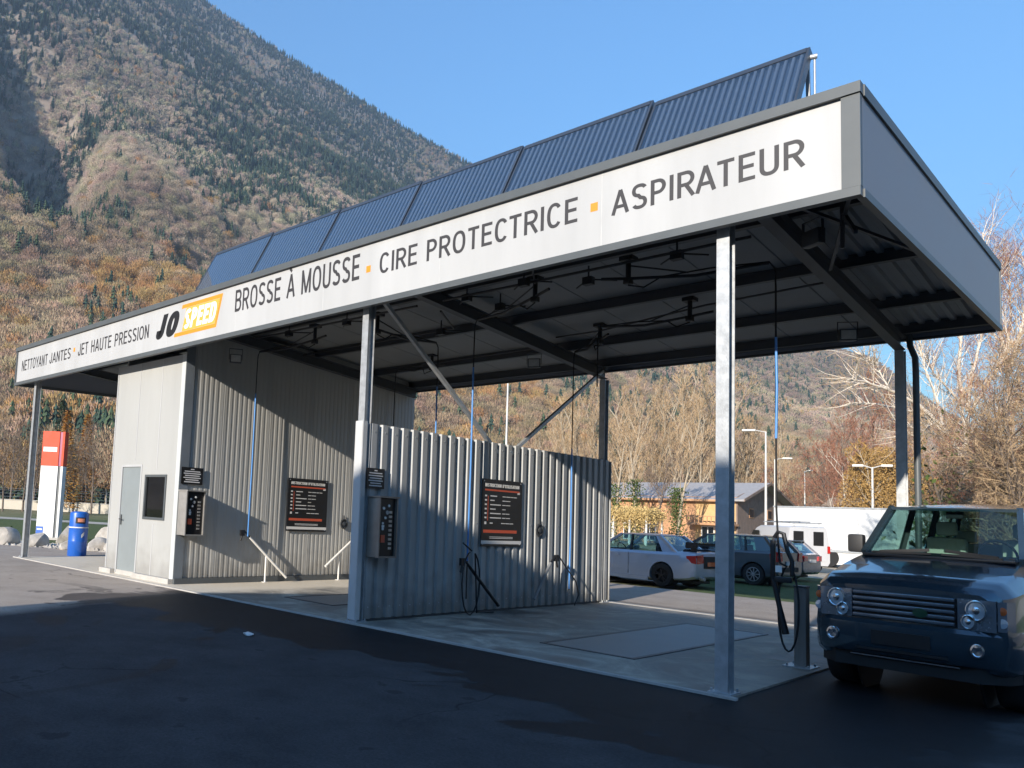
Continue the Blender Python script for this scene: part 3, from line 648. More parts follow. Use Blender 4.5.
# wall camera and floodlight
t = empty('security_camera', (MA - .15, MY + .3, 4.05), 0, 'small white security camera fixed to the left corner of the machine room', 'camera')
b = MB(); b.box(MA - .045, MA - .03, MY + .25, MY + .35, 4.0, 4.1); b.tube([(MA - .04, MY + .3, 4.05), (MA - .14, MY + .3, 4.05)], .015, 8); pbuild(b, 'bracket', M['white_paint'], t)
b = MB(); b.tube([(MA - .14, MY + .4, 4.06), (MA - .14, MY + .12, 4.02)], .045, 12); pbuild(b, 'housing', M['white_paint'], t, 40)
b = MB(); b.tube([(MA - .14, MY + .118, 4.02), (MA - .14, MY + .112, 4.02)], .035, 12); pbuild(b, 'lens', M['black'], t)
# ---------------------------------------------------------------- wash bay fittings
def terminal(x, y0, z0, z1, label, d=.28, wd=.42, hm='stainless'):
    """payment box standing out of a wall that faces +x"""
    t = empty('payment_terminal', (x, y0 + .2, z0), 0, label, 'payment box', 'payment boxes of the wash bays')
    y1 = y0 + wd
    b = MB(); b.box(x, x + d, y0, y1, z0, z1, .008); pbuild(b, 'housing', M[hm], t, 35)
    b = MB(); b.box(x - .0, x + d + .07, y0 - .015, y1 + .03, z1 + .003, z1 + .028)
    b.box(x + d + .001, x + d + .05, y0 - .012, y0 + .01, z0, z1); b.box(x + d + .001, x + d + .05, y1 - .01, y1 + .012, z0, z1)
    b.box(x + d + .001, x + d + .05, y0 + .012, y1 - .012, z0, z0 + .02); pbuild(b, 'hood', M[hm], t)
    b = MB(); b.box(x + d + .001, x + d + .006, y0 + .012, y1 - .012, z0 + .022, z1 - .002); pn = pbuild(b, 'front_panel', M['poster'], t)
    f = x + d + .0065
    b = MB(); b.box(f, f + .02, y0 + .06, y0 + .14, z0 + .22, z0 + .33); pbuild(b, 'red_button', M['poster_red'], t)
    b = MB()
    for k in range(9): b.box(f, f + .008, y0 + wd - .14, y0 + wd - .075, z0 + .12 + k * .066, z0 + .155 + k * .066)
    pbuild(b, 'programme_buttons', M['stainless'], t)
    b = MB()
    for yy, zz, r in ((.1, .42, .022), (.1, .50, .018), (.15, .58, .02), (.11, .72, .022), (.22, .76, .02)): b.cyl((f, y0 + yy, z0 + zz), r, .015, 10, 0)
    b.box(f, f + .012, y0 + .08, y0 + .13, z0 + .44, z0 + .475)
    pbuild(b, 'coin_slots', M['letter_white'], t)
    b = MB(); b.cyl((f, y0 + .19, z0 + .66), .03, .01, 12, 0); pbuild(b, 'lock', M['galv'], t)
    return t
M['worn_brown'] = mat('worn_brownish_steel', (.34, .27, .22), .4, .4, var=.2)
terminal(MBx + .004, .42, 1.0, 1.87, 'stainless payment box lit by the sun on the machine room side wall')
terminal(P2 + .070, .30, .97, 1.84, 'stainless payment box on the front end of the corrugated partition, in the shade', .21, .37, 'worn_brown')
def plate(x, y0, y1, z0, z1, label):
    t = empty('notice_plate', (x, (y0 + y1) / 2, z0), 0, label, 'sign', 'small notice plates above the payment boxes')
    b = MB(); b.box(x, x + .012, y0, y1, z0, z1); pbuild(b, 'plate', M['poster'], t)
    b = MB(); h = z1 - z0; w_ = y1 - y0
    for k, (a, c) in enumerate(((.42, .58), (.14, .86), (.1, .9), (.16, .84), (.1, .9), (.2, .8), (.14, .86))):
        z = z1 - h * (.11 + .125 * k); b.box(x + .0125, x + .014, y0 + w_ * a, y0 + w_ * c, z - h * .035, z + h * .02)
    pbuild(b, 'white_print', M['poster_white'], t)
plate(MBx + .02, .44, .95, 2.02, 2.36, 'black notice plate with white lines above the sunlit payment box')
plate(P2 + .070, .24, .62, 1.98, 2.28, 'black notice plate with white lines above the shaded payment box')
def poster(x, y0, y1, z0, z1, label):
    t = empty('instruction_board', (x, (y0 + y1) / 2, z0), 0, label, 'sign', 'instruction boards of the wash bays')
    b = MB(); b.box(x, x + .015, y0, y1, z0, z1); pl = pbuild(b, 'board', M['poster'], t)
    W = y1 - y0; H_ = z1 - z0; f = x + .0155
    Y = lambda u: y0 + W * u
    Z = lambda v: z1 - H_ * v
    put_word("INSTRUCTION D'UTILISATION", Y(.07), Y(.92), Z(.115), Z(.065), f, M['poster_white'], pl, t=.2, gap=.12, axis='y', name='heading', one=True)
    r = MB(); r.box(f, f + .0012, Y(.07), Y(.93), Z(.175), Z(.15)); r.box(f, f + .0012, Y(.05), Y(.88), Z(.80), Z(.755)); r.box(f, f + .0012, Y(.14), Y(.15), Z(.62), Z(.25)); pbuild(r, 'orange_bars', M['poster_red'], pl)
    r = MB()
    rows = [(.25, .20, .36, .50, .86), (.315, .20, .30, .50, .72), (.38, .20, .46, .50, .72), (.445, .20, .33, .50, .58), (.51, .20, .46, .50, .68), (.575, .20, .47, .50, .72), (.655, .2, .27, .48, .80)]
    for v, a, b2, c, d in rows:
        k = 1.6 if v > .64 else 1
        r.box(f, f + .001, Y(.07), Y(.115), Z(v + .012 * k), Z(v - .012 * k))
        r.box(f, f + .001, Y(a), Y(b2), Z(v + .008), Z(v - .008))
        s = c
        while s < d - .02:
            e = min(d, s + .05 + .06 * ((s * 37) % 1)); r.box(f, f + .001, Y(s), Y(e), Z(v + .006), Z(v - .006)); s = e + .012
    for v in (.86, .88): r.box(f, f + .001, Y(.2), Y(.78), Z(v + .004), Z(v - .004))
    r.box(f, f + .001, Y(.88), Y(.94), Z(.20), Z(.165))
    r.box(f, f + .0012, Y(.0), Y(1.0), Z(.965), Z(.915))
    pbuild(r, 'printed_lines', M['poster_white'], pl)
    b = MB()
    for u, v in ((.04, .03), (.96, .03), (.04, .97), (.96, .97)): b.cyl((f, Y(u), Z(v)), .01, .006, 8, 0)
    pbuild(b, 'screws', M['galv'], t)
poster(MBx + .016, 3.23, 4.43, 1.13, 2.32, 'black instruction board with white and orange print on the machine room side wall')
poster(P2 + .066, 3.06, 4.25, 1.14, 2.30, 'black instruction board with white and orange print on the corrugated partition')

def ring_plate(x, y, z, label):
    t = empty('hose_socket', (x, y, z), 0, label, 'wall fitting', 'round wall fittings of the wash bays')
    b = MB(); b.lathe((x, y, z), [(.12, 0), (.12, .02), (.095, .025), (.095, .006)], 20, 0); pbuild(b, 'ring', M['steel_dark'], t, 40)
    b = MB(); b.lathe((x, y, z), [(.05, 0), (.05, .03), (.03, .035)], 14, 0); b.box(x + .0, x + .012, y - .01, y + .01, z + .11, z + .2); pbuild(b, 'core', M['steel_dark'], t, 40)
ring_plate(MBx + .016, 5.0, 1.33, 'small dark round fitting on the machine room wall, right of the instruction board')
ring_plate(P2 + .066, 4.85, 1.45, 'small dark round fitting on the corrugated partition, right of the instruction board')

def lance(x, ya, za, yb, zb, m, label, leg=True, hose=None, gun=True):
    """tube holder leaning against the wall with a lance in it; a = upper end, b = lower end"""
    t = empty('lance_holder', (x + .1, yb, 0), 0, label, 'lance holder', 'lance holders along the bay walls')
    xo = x + .16
    b = MB(); b.tube([(xo - .02, ya, za), (xo + .05, yb, zb)], .028, 10)
    pbuild(b, 'holder_tube', m, t, 40)
    if leg:
        b = MB(); k = .45; ym, zm = ya + (yb - ya) * k, za + (zb - za) * k; b.tube([(xo, ym, zm - .02), (xo, ym, .03)], .018, 8); b.box(xo - .05, xo + .05, ym - .05, ym + .05, .024, .034)
        pbuild(b, 'leg', m, t, 40)
    if gun:
        s = -1 if yb > ya else 1
        b = MB(); b.tube([(xo - .02, ya + s * .0, za), (xo - .02, ya + s * .14, za + .12), (xo - .02, ya + s * .20, za + .13)], .02, 8); b.box(xo - .045, xo + .005, ya + s * .2 - .05, ya + s * .2 + .05, za + .03, za + .15); b.tube([(xo - .02, ya + s * .19, za + .06), (xo - .02, ya + s * .24, za - .08)], .018, 8)
        pbuild(b, 'spray_gun', M['black'], t, 40)
    if hose:
        b = MB(); b.tube([(xo + .0 + p[0], p[1], p[2]) for p in hose], .013, 6); pbuild(b, 'hose', M['black'], t, 60)
    return t
wht = mat('white_tube', (.72, .70, .66), .4, var=.08)
lance(MBx, 2.15, .98, 3.15, .12, wht, 'white lance holder on a leg at the machine room wall, below the blue hose')
lance(MBx, 5.15, .92, 4.30, .35, wht, 'white lance holder slanting the other way at the machine room wall, near the partition')
def loop(y0, z0, y1, z1, n=14):
    return []
hs = [(-.02, 2.42, 1.2)] + [(.03 + .05 * math.sin(a), 2.60 + .30 * math.sin(a) * -1, .55 + .52 * math.cos(a)) for a in [2 * math.pi * k / 16 for k in range(16)]] + [(.05, 2.75, .06), (.06, 3.2, .05)]
lance(P2 + .06, 2.62, .80, 3.35, .15, M['black'], 'black lance holder low on the shaded side of the partition, with a looped hose', False, hs)
lance(P2 + .06, 5.05, .85, 4.42, .22, mat('grey_tube', (.22, .23, .24), .4), 'grey lance holder on the partition below the round fitting', False, [(0, 5.3, .98), (.02, 5.55, .75), (.04, 5.85, .5), (.05, 5.95, .25), (.05, 5.8, .05)])

# swinging booms under the roof, each with its hose
def boom(p0, ang, L, drop, label, sleeve=None, zh=None):
    """p0: pivot under the deck; ang: direction of the arm in degrees; sleeve: (top z, bottom z) of the blue hose; zh: where the hose ends"""
    x, y, z = p0
    t = empty('hose_boom', (x, y, z), 0, label, 'hose boom', 'swinging hose booms under the canopy roof')
    b = MB(); b.box(x - .09, x + .09, y - .09, y + .09, z + .24, z + .30); b.cyl((x, y, z - .06), .035, .32, 12); b.box(x - .05, x + .05, y - .05, y + .05, z - .08, z - .0, .01); pbuild(b, 'pivot', M['black'], t, 35)
    d = Vector((math.cos(R(ang)), math.sin(R(ang)), 0)); P = Vector(p0); e = P + d * L
    b = MB(); b.tube([P - d * .35 + Vector((0, 0, .03)), P, P + d * L * .5 + Vector((0, 0, -.05)), e + Vector((0, 0, .02))], .022, 8); b.tube([P + Vector((0, 0, .18)), P + d * L * .45 + Vector((0, 0, 0))], .012, 6); pbuild(b, 'arm', M['black'], t, 40)
    b = MB(); mid = P + d * L * .25
    b.tube([P - Vector((0, 0, .09)), P + d * .2 - Vector((0, 0, .14)), mid - Vector((0, 0, .02)), P + d * L * .6 + Vector((0, 0, .03)), e + Vector((0, 0, .03)), e + d * .06 - Vector((0, 0, .06)), e + d * .07 - Vector((0, 0, .3)), e + d * .07 - Vector((0, 0, drop))], .011, 8)
    pbuild(b, 'hose', M['rubber'], t, 60)
    if sleeve:
        h = e + d * .07; b = MB(); b.tube([(h.x, h.y, sleeve[0]), (h.x + .01, h.y, (sleeve[0] + sleeve[1]) / 2), (h.x, h.y, sleeve[1])], .015, 8); pbuild(b, 'blue_hose', M['blue_hose'], t, 60)
    return t
def to(p, q): return math.degrees(math.atan2(q[1] - p[1], q[0] - p[0])), math.hypot(q[0] - p[0], q[1] - p[1])
def boomto(p, q, *a, **k):
    an, L = to(p, q); boom((p[0], p[1], 4.93), an, L - .07, *a, **k)
boomto((-3.35, 1.9), (P2 + .16, 2.60), 4.65, 'hose boom whose blue hose hangs left of the board on the partition', sleeve=(4.15, .9))
boomto((-4.0, 5.0), (P2 + .16, 5.78), 4.6, 'hose boom with a blue hose right of the round fitting on the partition', sleeve=(3.05, .35))
boomto((-6.7, 2.0), (-6.6, 3.6), 2.6, 'hose boom over the left bay with a blue hose hanging behind the partition', sleeve=(4.1, 2.0))
boomto((-8.3, 1.9), (MBx + .2, 2.05), 3.9, 'hose boom whose blue hose hangs in front of the machine room wall', sleeve=(4.05, 1.0))
boomto((-8.2, 5.3), (-9.2, 5.2), 3.2, 'hose boom at the back of the left bay with a thin black hose')
boomto((-1.9, 1.9), (-.25, 2.42), 2.99, 'hose boom over the right bay reaching past the right front post', sleeve=(4.0, 2.75))
boomto((-2.1, 4.3), (-3.6, 4.2), 1.0, 'hose boom in the middle of the right bay, folded under the roof')
boomto((-15.4, 2.6), (-14.6, 4.0), 1.5, 'hose boom under the roof of the leftmost bay')

# supply pipes and conduits under the roof: one object, fixed together
b = MB(); zz = 5.10
for pts, r in (([(P2 + .2, 1.7, zz), (-3.4, 1.72, zz), (-.3, 1.75, zz)], .02), ([(-9.9, 1.6, zz), (-5.5, 1.7, zz)], .02), ([(-10.3, 3.3, zz), (-6, 3.3, zz), (-5.4, 2.2, zz)], .018), ([(-3.35, 1.9, zz + .02), (-2.9, 1.1, zz + .05), (-2.2, .4, zz + .1)], .014),
               ([(-4.9, 5.0, zz), (-4.0, 5.0, zz), (-1.9, 4.4, zz), (-.2, 4.2, zz)], .016), ([(-9.8, 5.5, zz - .05), (-5.4, 5.4, zz - .05)], .016)): b.tube(pts, r, 8)
for x, y in ((-3.35, 1.6), (-2.6, 2.1), (-4.5, 1.75), (-7.2, 1.7), (-8.8, 1.65), (-1.2, 1.8), (-4.4, 2.5), (-6.3, 3.3)):
    b.box(x - .07, x + .07, y - .05, y + .05, zz - .08, zz + .03); b.bar((x, y, zz), (x + .25, y + .35, zz + .02), .02); b.bar((x, y, zz), (x - .3, y + .2, zz - .03), .016); b.tube([(x, y, zz), (x, y, zz + .2)], .012, 6)
t = empty('supply_pipes', (-5, 3, 5.0), 0, 'dark supply pipes and valves fixed under the canopy roof over the bays', 'pipes'); pbuild(b, 'pipework', M['black'], t, 40)

def floodlight(p, ang, label):
    x, y, z = p; t = empty('floodlight', p, R(ang), label, 'floodlight', 'floodlights under the canopy')
    b = MB(); b.box(-.12, .12, -.04, .06, -.09, .09, .01); b.build('housing', M['steel_dark'], t, 35)
    b = MB(); b.box(-.10, .10, -.046, -.0405, -.07, .07); b.build('glass', M['lamp_glass'], t)
    b = MB(); b.box(-.14, -.13, 0, .03, -.02, .20); b.box(.13, .14, 0, .03, -.02, .20); b.box(-.14, .14, 0, .03, .201, .212); b.build('bracket', M['steel_dark'], t)
    return t
floodlight((-10.1, 1.32, 4.66), 60, 'floodlight with a pale lens at the top of the machine room side wall')
floodlight((.32, 1.9, 4.98), 150, 'dark floodlight hanging beside the right front rafter')
floodlight((-.4, 6.0, 4.72), 30, 'dark floodlight near the back right post, under the roof')
floodlight((-15.3, 3.6, 4.72), 20, 'floodlight with a bright lens under the roof of the leftmost bay')
floodlight((-5.5, 5.2, 4.7), 30, 'flat dark floodlight under the roof behind the partition brace')

# vacuum hose hanging at the right edge of the slab and its steel bollard
t = empty('vacuum_hose', (-.28, 2.42, 0), 0, 'black vacuum hose with a hand nozzle hanging in a loop beside the steel bollard', 'vacuum hose')
hx, hy = -.25, 2.42
b = MB(); b.tube([(hx, hy, 1.95), (hx + .02, hy, 1.5), (hx + .04, hy, 1.25)], .012, 8)
lp = [(hx + .04 + .0, hy, 1.25)] + [(hx + .12 + .11 * math.sin(a), hy + .03, .72 - .50 * math.cos(a) * -1 if False else .72 + .50 * math.cos(a)) for a in [math.pi * (1.95 - 1.9 * k / 20) for k in range(21)]] + [(hx + .16, hy, 1.25)]
b.tube(lp, .012, 8); pbuild(b, 'hose', M['rubber'], t, 60)
b = MB(); b.tube([(hx - .02, hy, 1.55), (hx + .02, hy, 1.62), (hx + .08, hy, 1.6), (hx + .12, hy, 1.4), (hx + .17, hy, 1.28), (hx + .17, hy, 1.1)], .025, 8); b.box(hx - .06, hx - .01, hy - .03, hy + .03, 1.05, 1.52, .01); b.box(hx - .05, hx + .17, hy - .025, hy + .025, 1.02, 1.09, .01); pbuild(b, 'holder', M['black'], t, 35)
b = MB(); b.tube([(hx - .03, hy, 1.05), (hx + .03, hy, .75), (hx + .10, hy, .42)], [.03, .028, .04], 10); pbuild(b, 'nozzle', M['black'], t, 40)
b = MB(); b.box(hx + .0, hx + .07, hy - .034, hy - .031, 1.14, 1.22); pbuild(b, 'label_plate', M['letter_white'], t)
M['bollard'] = mat('worn_dark_steel', (.22, .20, .18), .6, .3, var=.4, scale=5, streak=True)
t = empty('steel_bollard', (-.08, 2.75, 0), 0, 'short square galvanised bollard at the edge of the slab, left of the dark off-road car', 'bollard')
b = MB(); b.box(-.15, -.02, 2.70, 2.84, .03, .96, .006); pbuild(b, 'post', M['bollard'], t)
b = MB(); b.box(-.155, -.015, 2.695, 2.845, .962, .985, .004); pbuild(b, 'cap', M['steel_dark'], t)
b = MB(); b.box(-.25, .06, 2.6, 2.92, .023, .035)
for i in (-.21, .02):
    for j in (2.64, 2.88): b.cyl((i, j, .035), .012, .025, 8)
pbuild(b, 'base_plate', M['galv'], t)
# drain cover lying on the wet asphalt, small white litter
t = empty('litter', (-4.9, -1.9, 0), 0, 'small crumpled white paper scrap lying on the wet asphalt', 'litter')
bm = bmesh.new(); bmesh.ops.create_icosphere(bm, subdivisions=2, radius=.05)
rr = random.Random(3)
for q in bm.verts: q.co = Vector((q.co.x * 1.8, q.co.y, q.co.z * .5)) * rr.uniform(.7, 1.15) + Vector((0, 0, .02))
b = MB(); b.bm(bm); b.build('paper_scrap', M['white_paint'], t)

# ---------------------------------------------------------------- forecourt on the left: pylon, bin, rocks
t = empty('price_pylon', (-27.0, 4.75, 0), R(38), 'tall pylon sign with orange red top and white lower part, left of the machine room', 'pylon sign')
b = MB(); b.box(-.36, .36, -.16, -.02, .1, 2.86); b.build('white_face', M['white_paint'], t)
b = MB(); b.box(-.36, .36, -.17, -.015, 2.865, 4.22, .01); tp = b.build('orange_face', M['orange'], t)
b = MB(); b.box(.365, .46, -.12, .12, .1, 2.86); b.build('side_recess', M['trim'], t)
b = MB(); b.box(.465, .56, -.14, .14, .1, 2.86); b.build('side_strip', M['white_paint'], t)
b = MB(); b.box(.365, .46, -.14, .13, 2.865, 4.2); b.build('side_recess', M['purple'], t)
b = MB(); b.box(.465, .56, -.15, .15, 2.865, 4.22); b.build('side_strip', M['orange'], t)
b = MB(); b.box(-.30, .28, -.176, -.171, 3.42, 3.60); b.build('white_bar', M['white_paint'], tp)
b = MB(); b.box(-.4, .6, -.2, .18, 0, .098); b.build('base', M['concrete'], t)
b = MB(); b.box(-.355, -.06, -.165, -.161, .14, .50); lb = b.build('blue_panel', M['blue_bin'], t)
b = MB(); b.box(-.32, -.10, -.169, -.166, .36, .42); b.build('white_mark', M['white_paint'], lb)

t = empty('waste_drum', (-18.3, 2.0, 0), R(72), 'blue cylindrical waste drum with a white ring standing left of the machine room', 'waste bin')
b = MB(); b.lathe((0, 0, 0), [(.25, .0), (.265, .02), (.265, .40), (.27, .42), (.265, .44), (.265, .78), (.272, .80)], 28); b.build('drum', M['blue_bin'], t, 40)
b = MB(); b.lathe((0, 0, .8), [(.274, 0), (.276, .015), (.27, .03)], 28); b.build('ring', M['white_paint'], t, 40)
b = MB(); b.lathe((0, 0, .831), [(.262, 0), (.262, .36), (.25, .40), (.2, .43), (.0, .44)], 28); b.build('hood', M['blue_bin'], t, 40)
b = MB()
for k in range(9):
    a = R(-118 + k * 7); a2 = R(-118 + k * 7 + 6.9); r1 = .268
    b.add([(r1 * math.cos(a), r1 * math.sin(a), .93), (r1 * math.cos(a2), r1 * math.sin(a2), .93), (r1 * math.cos(a2), r1 * math.sin(a2), 1.1), (r1 * math.cos(a), r1 * math.sin(a), 1.1)], [(0, 1, 2, 3)])
b.build('opening', M['black'], t)
b = MB()
for k in range(6):
    a = R(-105 + k * 7); a2 = R(-105 + k * 7 + 6.9); r1 = .272
    b.add([(r1 * math.cos(a), r1 * math.sin(a), .97), (r1 * math.cos(a2), r1 * math.sin(a2), .97), (r1 * math.cos(a2), r1 * math.sin(a2), 1.07), (r1 * math.cos(a), r1 * math.sin(a), 1.07)], [(0, 1, 2, 3)])
b.build('label', mat('salmon_label', (.62, .25, .16), .5), t)
b = MB()
for k in range(3):
    a = R(-78 + k * 6); a2 = R(-78 + k * 6 + 5.9); r1 = .268; z = .52 + k * .03
    b.add([(r1 * math.cos(a), r1 * math.sin(a), z), (r1 * math.cos(a2), r1 * math.sin(a2), z + .02), (r1 * math.cos(a2), r1 * math.sin(a2), z + .12), (r1 * math.cos(a), r1 * math.sin(a), z + .1)], [(0, 1, 2, 3)])
b.build('white_mark', M['white_paint'], t)

M['rock'] = mat('pale_limestone', (.46, .42, .37), .9, var=.4, scale=2.2, bump=.7, bscale=7)
rocks = [(-23.8, 1.75, .62, .5, 'large pale boulder at the left edge of the picture beside the verge'), (-22.6, 2.5, .45, .4, 'pale boulder just left of the leftmost canopy post'), (-21.1, 3.2, .5, .3, 'low flat boulder right of the leftmost canopy post'),
         (-24.6, 4.6, .5, .5, 'grey boulder left of the foot of the pylon'), (-23.6, 5.6, .5, .5, 'dark grey boulder right of the foot of the pylon'), (-20.7, 3.9, .6, .32, 'long low boulder in front of the pylon'),
         (-19.9, 4.3, .55, .42, 'boulder just left of the blue waste drum'), (-17.9, 4.3, .75, .85, 'tall pointed boulder right of the blue waste drum'), (-17.0, 5.6, .7, .65, 'dark boulder between the waste drum and the machine room')]
for i, (x, y, r, h, lab) in enumerate(rocks):
    bm = bmesh.new(); bmesh.ops.create_icosphere(bm, subdivisions=3, radius=1); rr = random.Random(i + 11)
    pl = [(Vector((rr.uniform(-1, 1), rr.uniform(-1, 1), rr.uniform(-.3, 1))).normalized(), rr.uniform(.6, .85)) for _ in range(9)]
    for q in bm.verts:
        for n_, d_ in pl:
            e = q.co.dot(n_)
            if e > d_: q.co -= n_ * (e - d_)
        q.co += Vector((rr.uniform(-.02, .02),) * 3); q.co = Vector((q.co.x * r * 1.2, q.co.y * r * .8, max(-.1, q.co.z * h + h * .35)))
    b = MB(); b.bm(bm); o = b.build('boulder', M['rock'], None, 25, (x, y, 0), rr.uniform(0, 3)); tag(o, lab, 'rock', 'boulders along the edge of the forecourt')
# gravel and small stones between the boulders: uncountable
b = MB(); rr = random.Random(5)
for k in range(1500):
    s = rr.random(); x = -25.0 + 8.6 * s; y = 1.2 + 4.6 * s + rr.uniform(-.25, 1.6); r = rr.uniform(.03, .13)
    vs_ = [(x + r * rr.uniform(.6, 1.2) * math.cos(a), y + r * rr.uniform(.6, 1.2) * math.sin(a), 0) for a in (0, 1.3, 2.5, 3.8, 5)]
    b.add(vs_ + [(x + rr.uniform(-.3, .3) * r, y + rr.uniform(-.3, .3) * r, r * rr.uniform(.4, .9))], [(0, 1, 5), (1, 2, 5), (2, 3, 5), (3, 4, 5), (4, 0, 5)])
o = b.build('gravel', M['rock']); tag(o, 'loose pale stones between the boulders', 'gravel', kind='stuff')
sheet('grass_bank', [(-60, -18), (-60, 60), (-14, 40), (-16.2, 5.9), (-24.4, 1.5)], -.02, M['grass'])
sheet('road', [(-61, 8), (-60, 14), (-18, 42), (-16, 37)], .0, mat('pale_road', (.42, .38, .32), .9, var=.1))

# building behind the photographer: its roof throws the shade over the forecourt
M['render'] = mat('cream_render', (.50, .45, .37), .85, var=.08, scale=2, bump=.15); M['tile'] = mat('brown_roof_tiles', (.16, .09, .065), .8, var=.3, scale=6, bump=.4, bscale=20)
t = empty('forecourt_building', (8, -19, 0), 0, 'cream rendered building with a hipped tile roof behind the photographer', 'building')
x0, x1, y0, y1, ez = -5.75, 34.0, -15.4, -24.4, 4.9; lx = .21 * 9
b = MB(); b.prism([(x0, y0), (x1, y0), (x1, y1), (x0 + lx, y1)], 2, 0, ez); pbuild(b, 'wall', M['render'], t)
b = MB(); e = [(x0 - .65, y0 + .4, ez + .02), (x1 + .3, y0 + .4, ez + .02), (x1 + .3, y1 - .3, ez + .02), (x0 + lx - .4, y1 - .3, ez + .02)]
rg = [(-1.05, -20, 9.07), (x1 - 5, -20, 9.07)]; low = [(p[0], p[1], p[2] - .14) for p in e]
b.add(e + low + rg, [(0, 1, 9, 8), (1, 2, 9), (2, 3, 8, 9), (3, 0, 8), (0, 4, 5, 1), (1, 5, 6, 2), (2, 6, 7, 3), (3, 7, 4, 0), (4, 7, 6, 5)]); pbuild(b, 'roof', M['tile'], t)
for k in range(9):
    x = x0 + 2 + k * 3.9; b = MB(); b.box(x, x + 1.2, y0, y0 + .06, 1.0, 2.5); wn = pbuild(b, 'window', M['white_paint'], t)
    b = MB(); b.box(x + .08, x + 1.12, y0 + .061, y0 + .07, 1.08, 2.42); pbuild(b, 'pane', M['poster'], wn)
# ---------------------------------------------------------------- vehicles: local y is forward (0 = front bumper), x to the car's right
M['tyre'] = mat('tyre_rubber', (.016, .016, .016), .85, var=.2, scale=10); M['rim_dark'] = mat('dark_alloy', (.03, .03, .032), .4, .5)
M['rim'] = mat('silver_alloy', (.55, .56, .58), .3, .8, var=.05); M['plastic'] = mat('dark_plastic', (.02, .02, .021), .6)
M['car_glass'] = glass('car_glass', (.62, .86, .84), 1.0, .22); M['car_glass_dark'] = glass('dark_car_glass', (.6, .7, .7), 1.0, .6)
M['lamp_cover'] = glass('lamp_cover_glass', (.99, 1, 1), .6, .0)
M['seat'] = mat('beige_seat', (.50, .46, .38), .7); M['seat_dark'] = mat('dark_seat', (.03, .03, .035), .8); M['cabin'] = mat('cabin_dark', (.015, .015, .018), .9)
M['red_lens'] = mat('red_tail_lens', (.45, .015, .012), .15, coat=.8, var=.1, scale=20); M['clear_lens'] = mat('clear_headlight_lens', (.80, .84, .90), .10, .55, coat=1, var=.1)
M['amber'] = mat('amber_lens', (.60, .12, .03), .2, coat=.8); M['chrome'] = mat('chrome', (.75, .76, .78), .12, 1.0, var=.02)

def boolean_cut(o, cutters):
    """subtract each cutter mesh object from o and bake the result"""
    for c in cutters:
        m = o.modifiers.new('b', 'BOOLEAN'); m.operation = 'DIFFERENCE'; m.object = c; m.solver = 'EXACT'
    bpy.context.view_layer.update()
    me = bpy.data.meshes.new_from_object(o.evaluated_get(bpy.context.evaluated_depsgraph_get()))
    o.modifiers.clear(); old = o.data; o.data = me; me.name = o.name
    for c in cutters: bpy.data.objects.remove(c)
    me.polygons.foreach_set('use_smooth', [True] * len(me.polygons)); me.set_sharp_from_angle(angle=R(32))

def wheel(parent, x, y, r, w_, side, m_rim, spokes=5):
    """side +1: outer face towards +x"""
    b = MB(); s = side
    b.lathe((x, y, r), [(r * .66, -w_ / 2 * 1), (r * .97, -w_ / 2), (r, -w_ / 2 + .03), (r, w_ / 2 - .03), (r * .97, w_ / 2), (r * .66, w_ / 2)], 32, 0, False)
    t = b.build('tyre', M['tyre'], None, 40); 
    b = MB(); f = x + s * (w_ / 2 - .02)
    b.lathe((f, y, r), [(r * .665, -s * .05), (r * .665, s * .012), (r * .60, s * .014), (r * .585, -s * .05)], 32, 0, False)
    for k in range(spokes):
        a = 2 * math.pi * k / spokes + .3
        for da in (-.16, .16) if spokes <= 6 else (0,):
            p = (f + s * .0, y + math.cos(a) * r * .08, r + math.sin(a) * r * .08); q = (f + s * .004, y + math.cos(a + da) * r * .6, r + math.sin(a + da) * r * .6)
            b.bar(p, q, r * .07, .03, up=(1, 0, 0))
    b.lathe((f, y, r), [(r * .14, -s * .02), (r * .14, s * .014), (r * .05, s * .02)], 16, 0)
    rm = b.build('rim', m_rim, None, 40)
    b = MB(); b.lathe((f - s * .09, y, r), [(r * .55, 0), (r * .55, s * .012)], 20, 0); br = b.build('brake_disc', M['plastic'], None)
    wh = bpy.data.objects.new('wheel', t.data); COL.objects.link(wh); wh.parent = parent; bpy.data.objects.remove(t)
    wh.data.name = 'wheel'; rm.parent = wh; br.parent = wh
    return wh

def body_loft(st, n_arc=3):
    """st: (y, zbot, wbot, zmid, wmid, zbelt, wbelt, ztop, wtop)"""
    secs = []
    for y, zb, wb, zm, wm, zl, wl, zt_, wt_ in st:
        h = [(0, zb), (wb * .92, zb), (wb, zb + .05), (wm, zm), ((wm + wl) / 2 + .004, (zm + zl) / 2), (wl, zl), ((wl * .35 + wt_ * .65), zl + (zt_ - zl) * .75), (wt_, zt_), (wt_ * .6, zt_ + .012), (0, zt_ + .02)]
        ring = [(a, y, z) for a, z in h] + [(-a, y, z) for a, z in h[::-1][1:-1]]
        secs.append(ring)
    b = MB(); b.loft(secs); return b

def resample(st, n=4):
    """smooth the stations with a Catmull-Rom spline"""
    st = [np.array(s, float) for s in st]; out = []
    for i in range(len(st) - 1):
        p0, p1, p2, p3 = st[max(i - 1, 0)], st[i], st[i + 1], st[min(i + 2, len(st) - 1)]
        m = n if abs(p2[0] - p1[0]) > .12 else 2
        for k in range(m):
            t = k / m
            q = .5 * ((2 * p1) + (-p0 + p2) * t + (2 * p0 - 5 * p1 + 4 * p2 - p3) * t * t + (-p0 + 3 * p1 - 3 * p2 + p3) * t ** 3)
            q[0] = p1[0] + (p2[0] - p1[0]) * t; out.append(tuple(q))
    out.append(tuple(st[-1])); return out

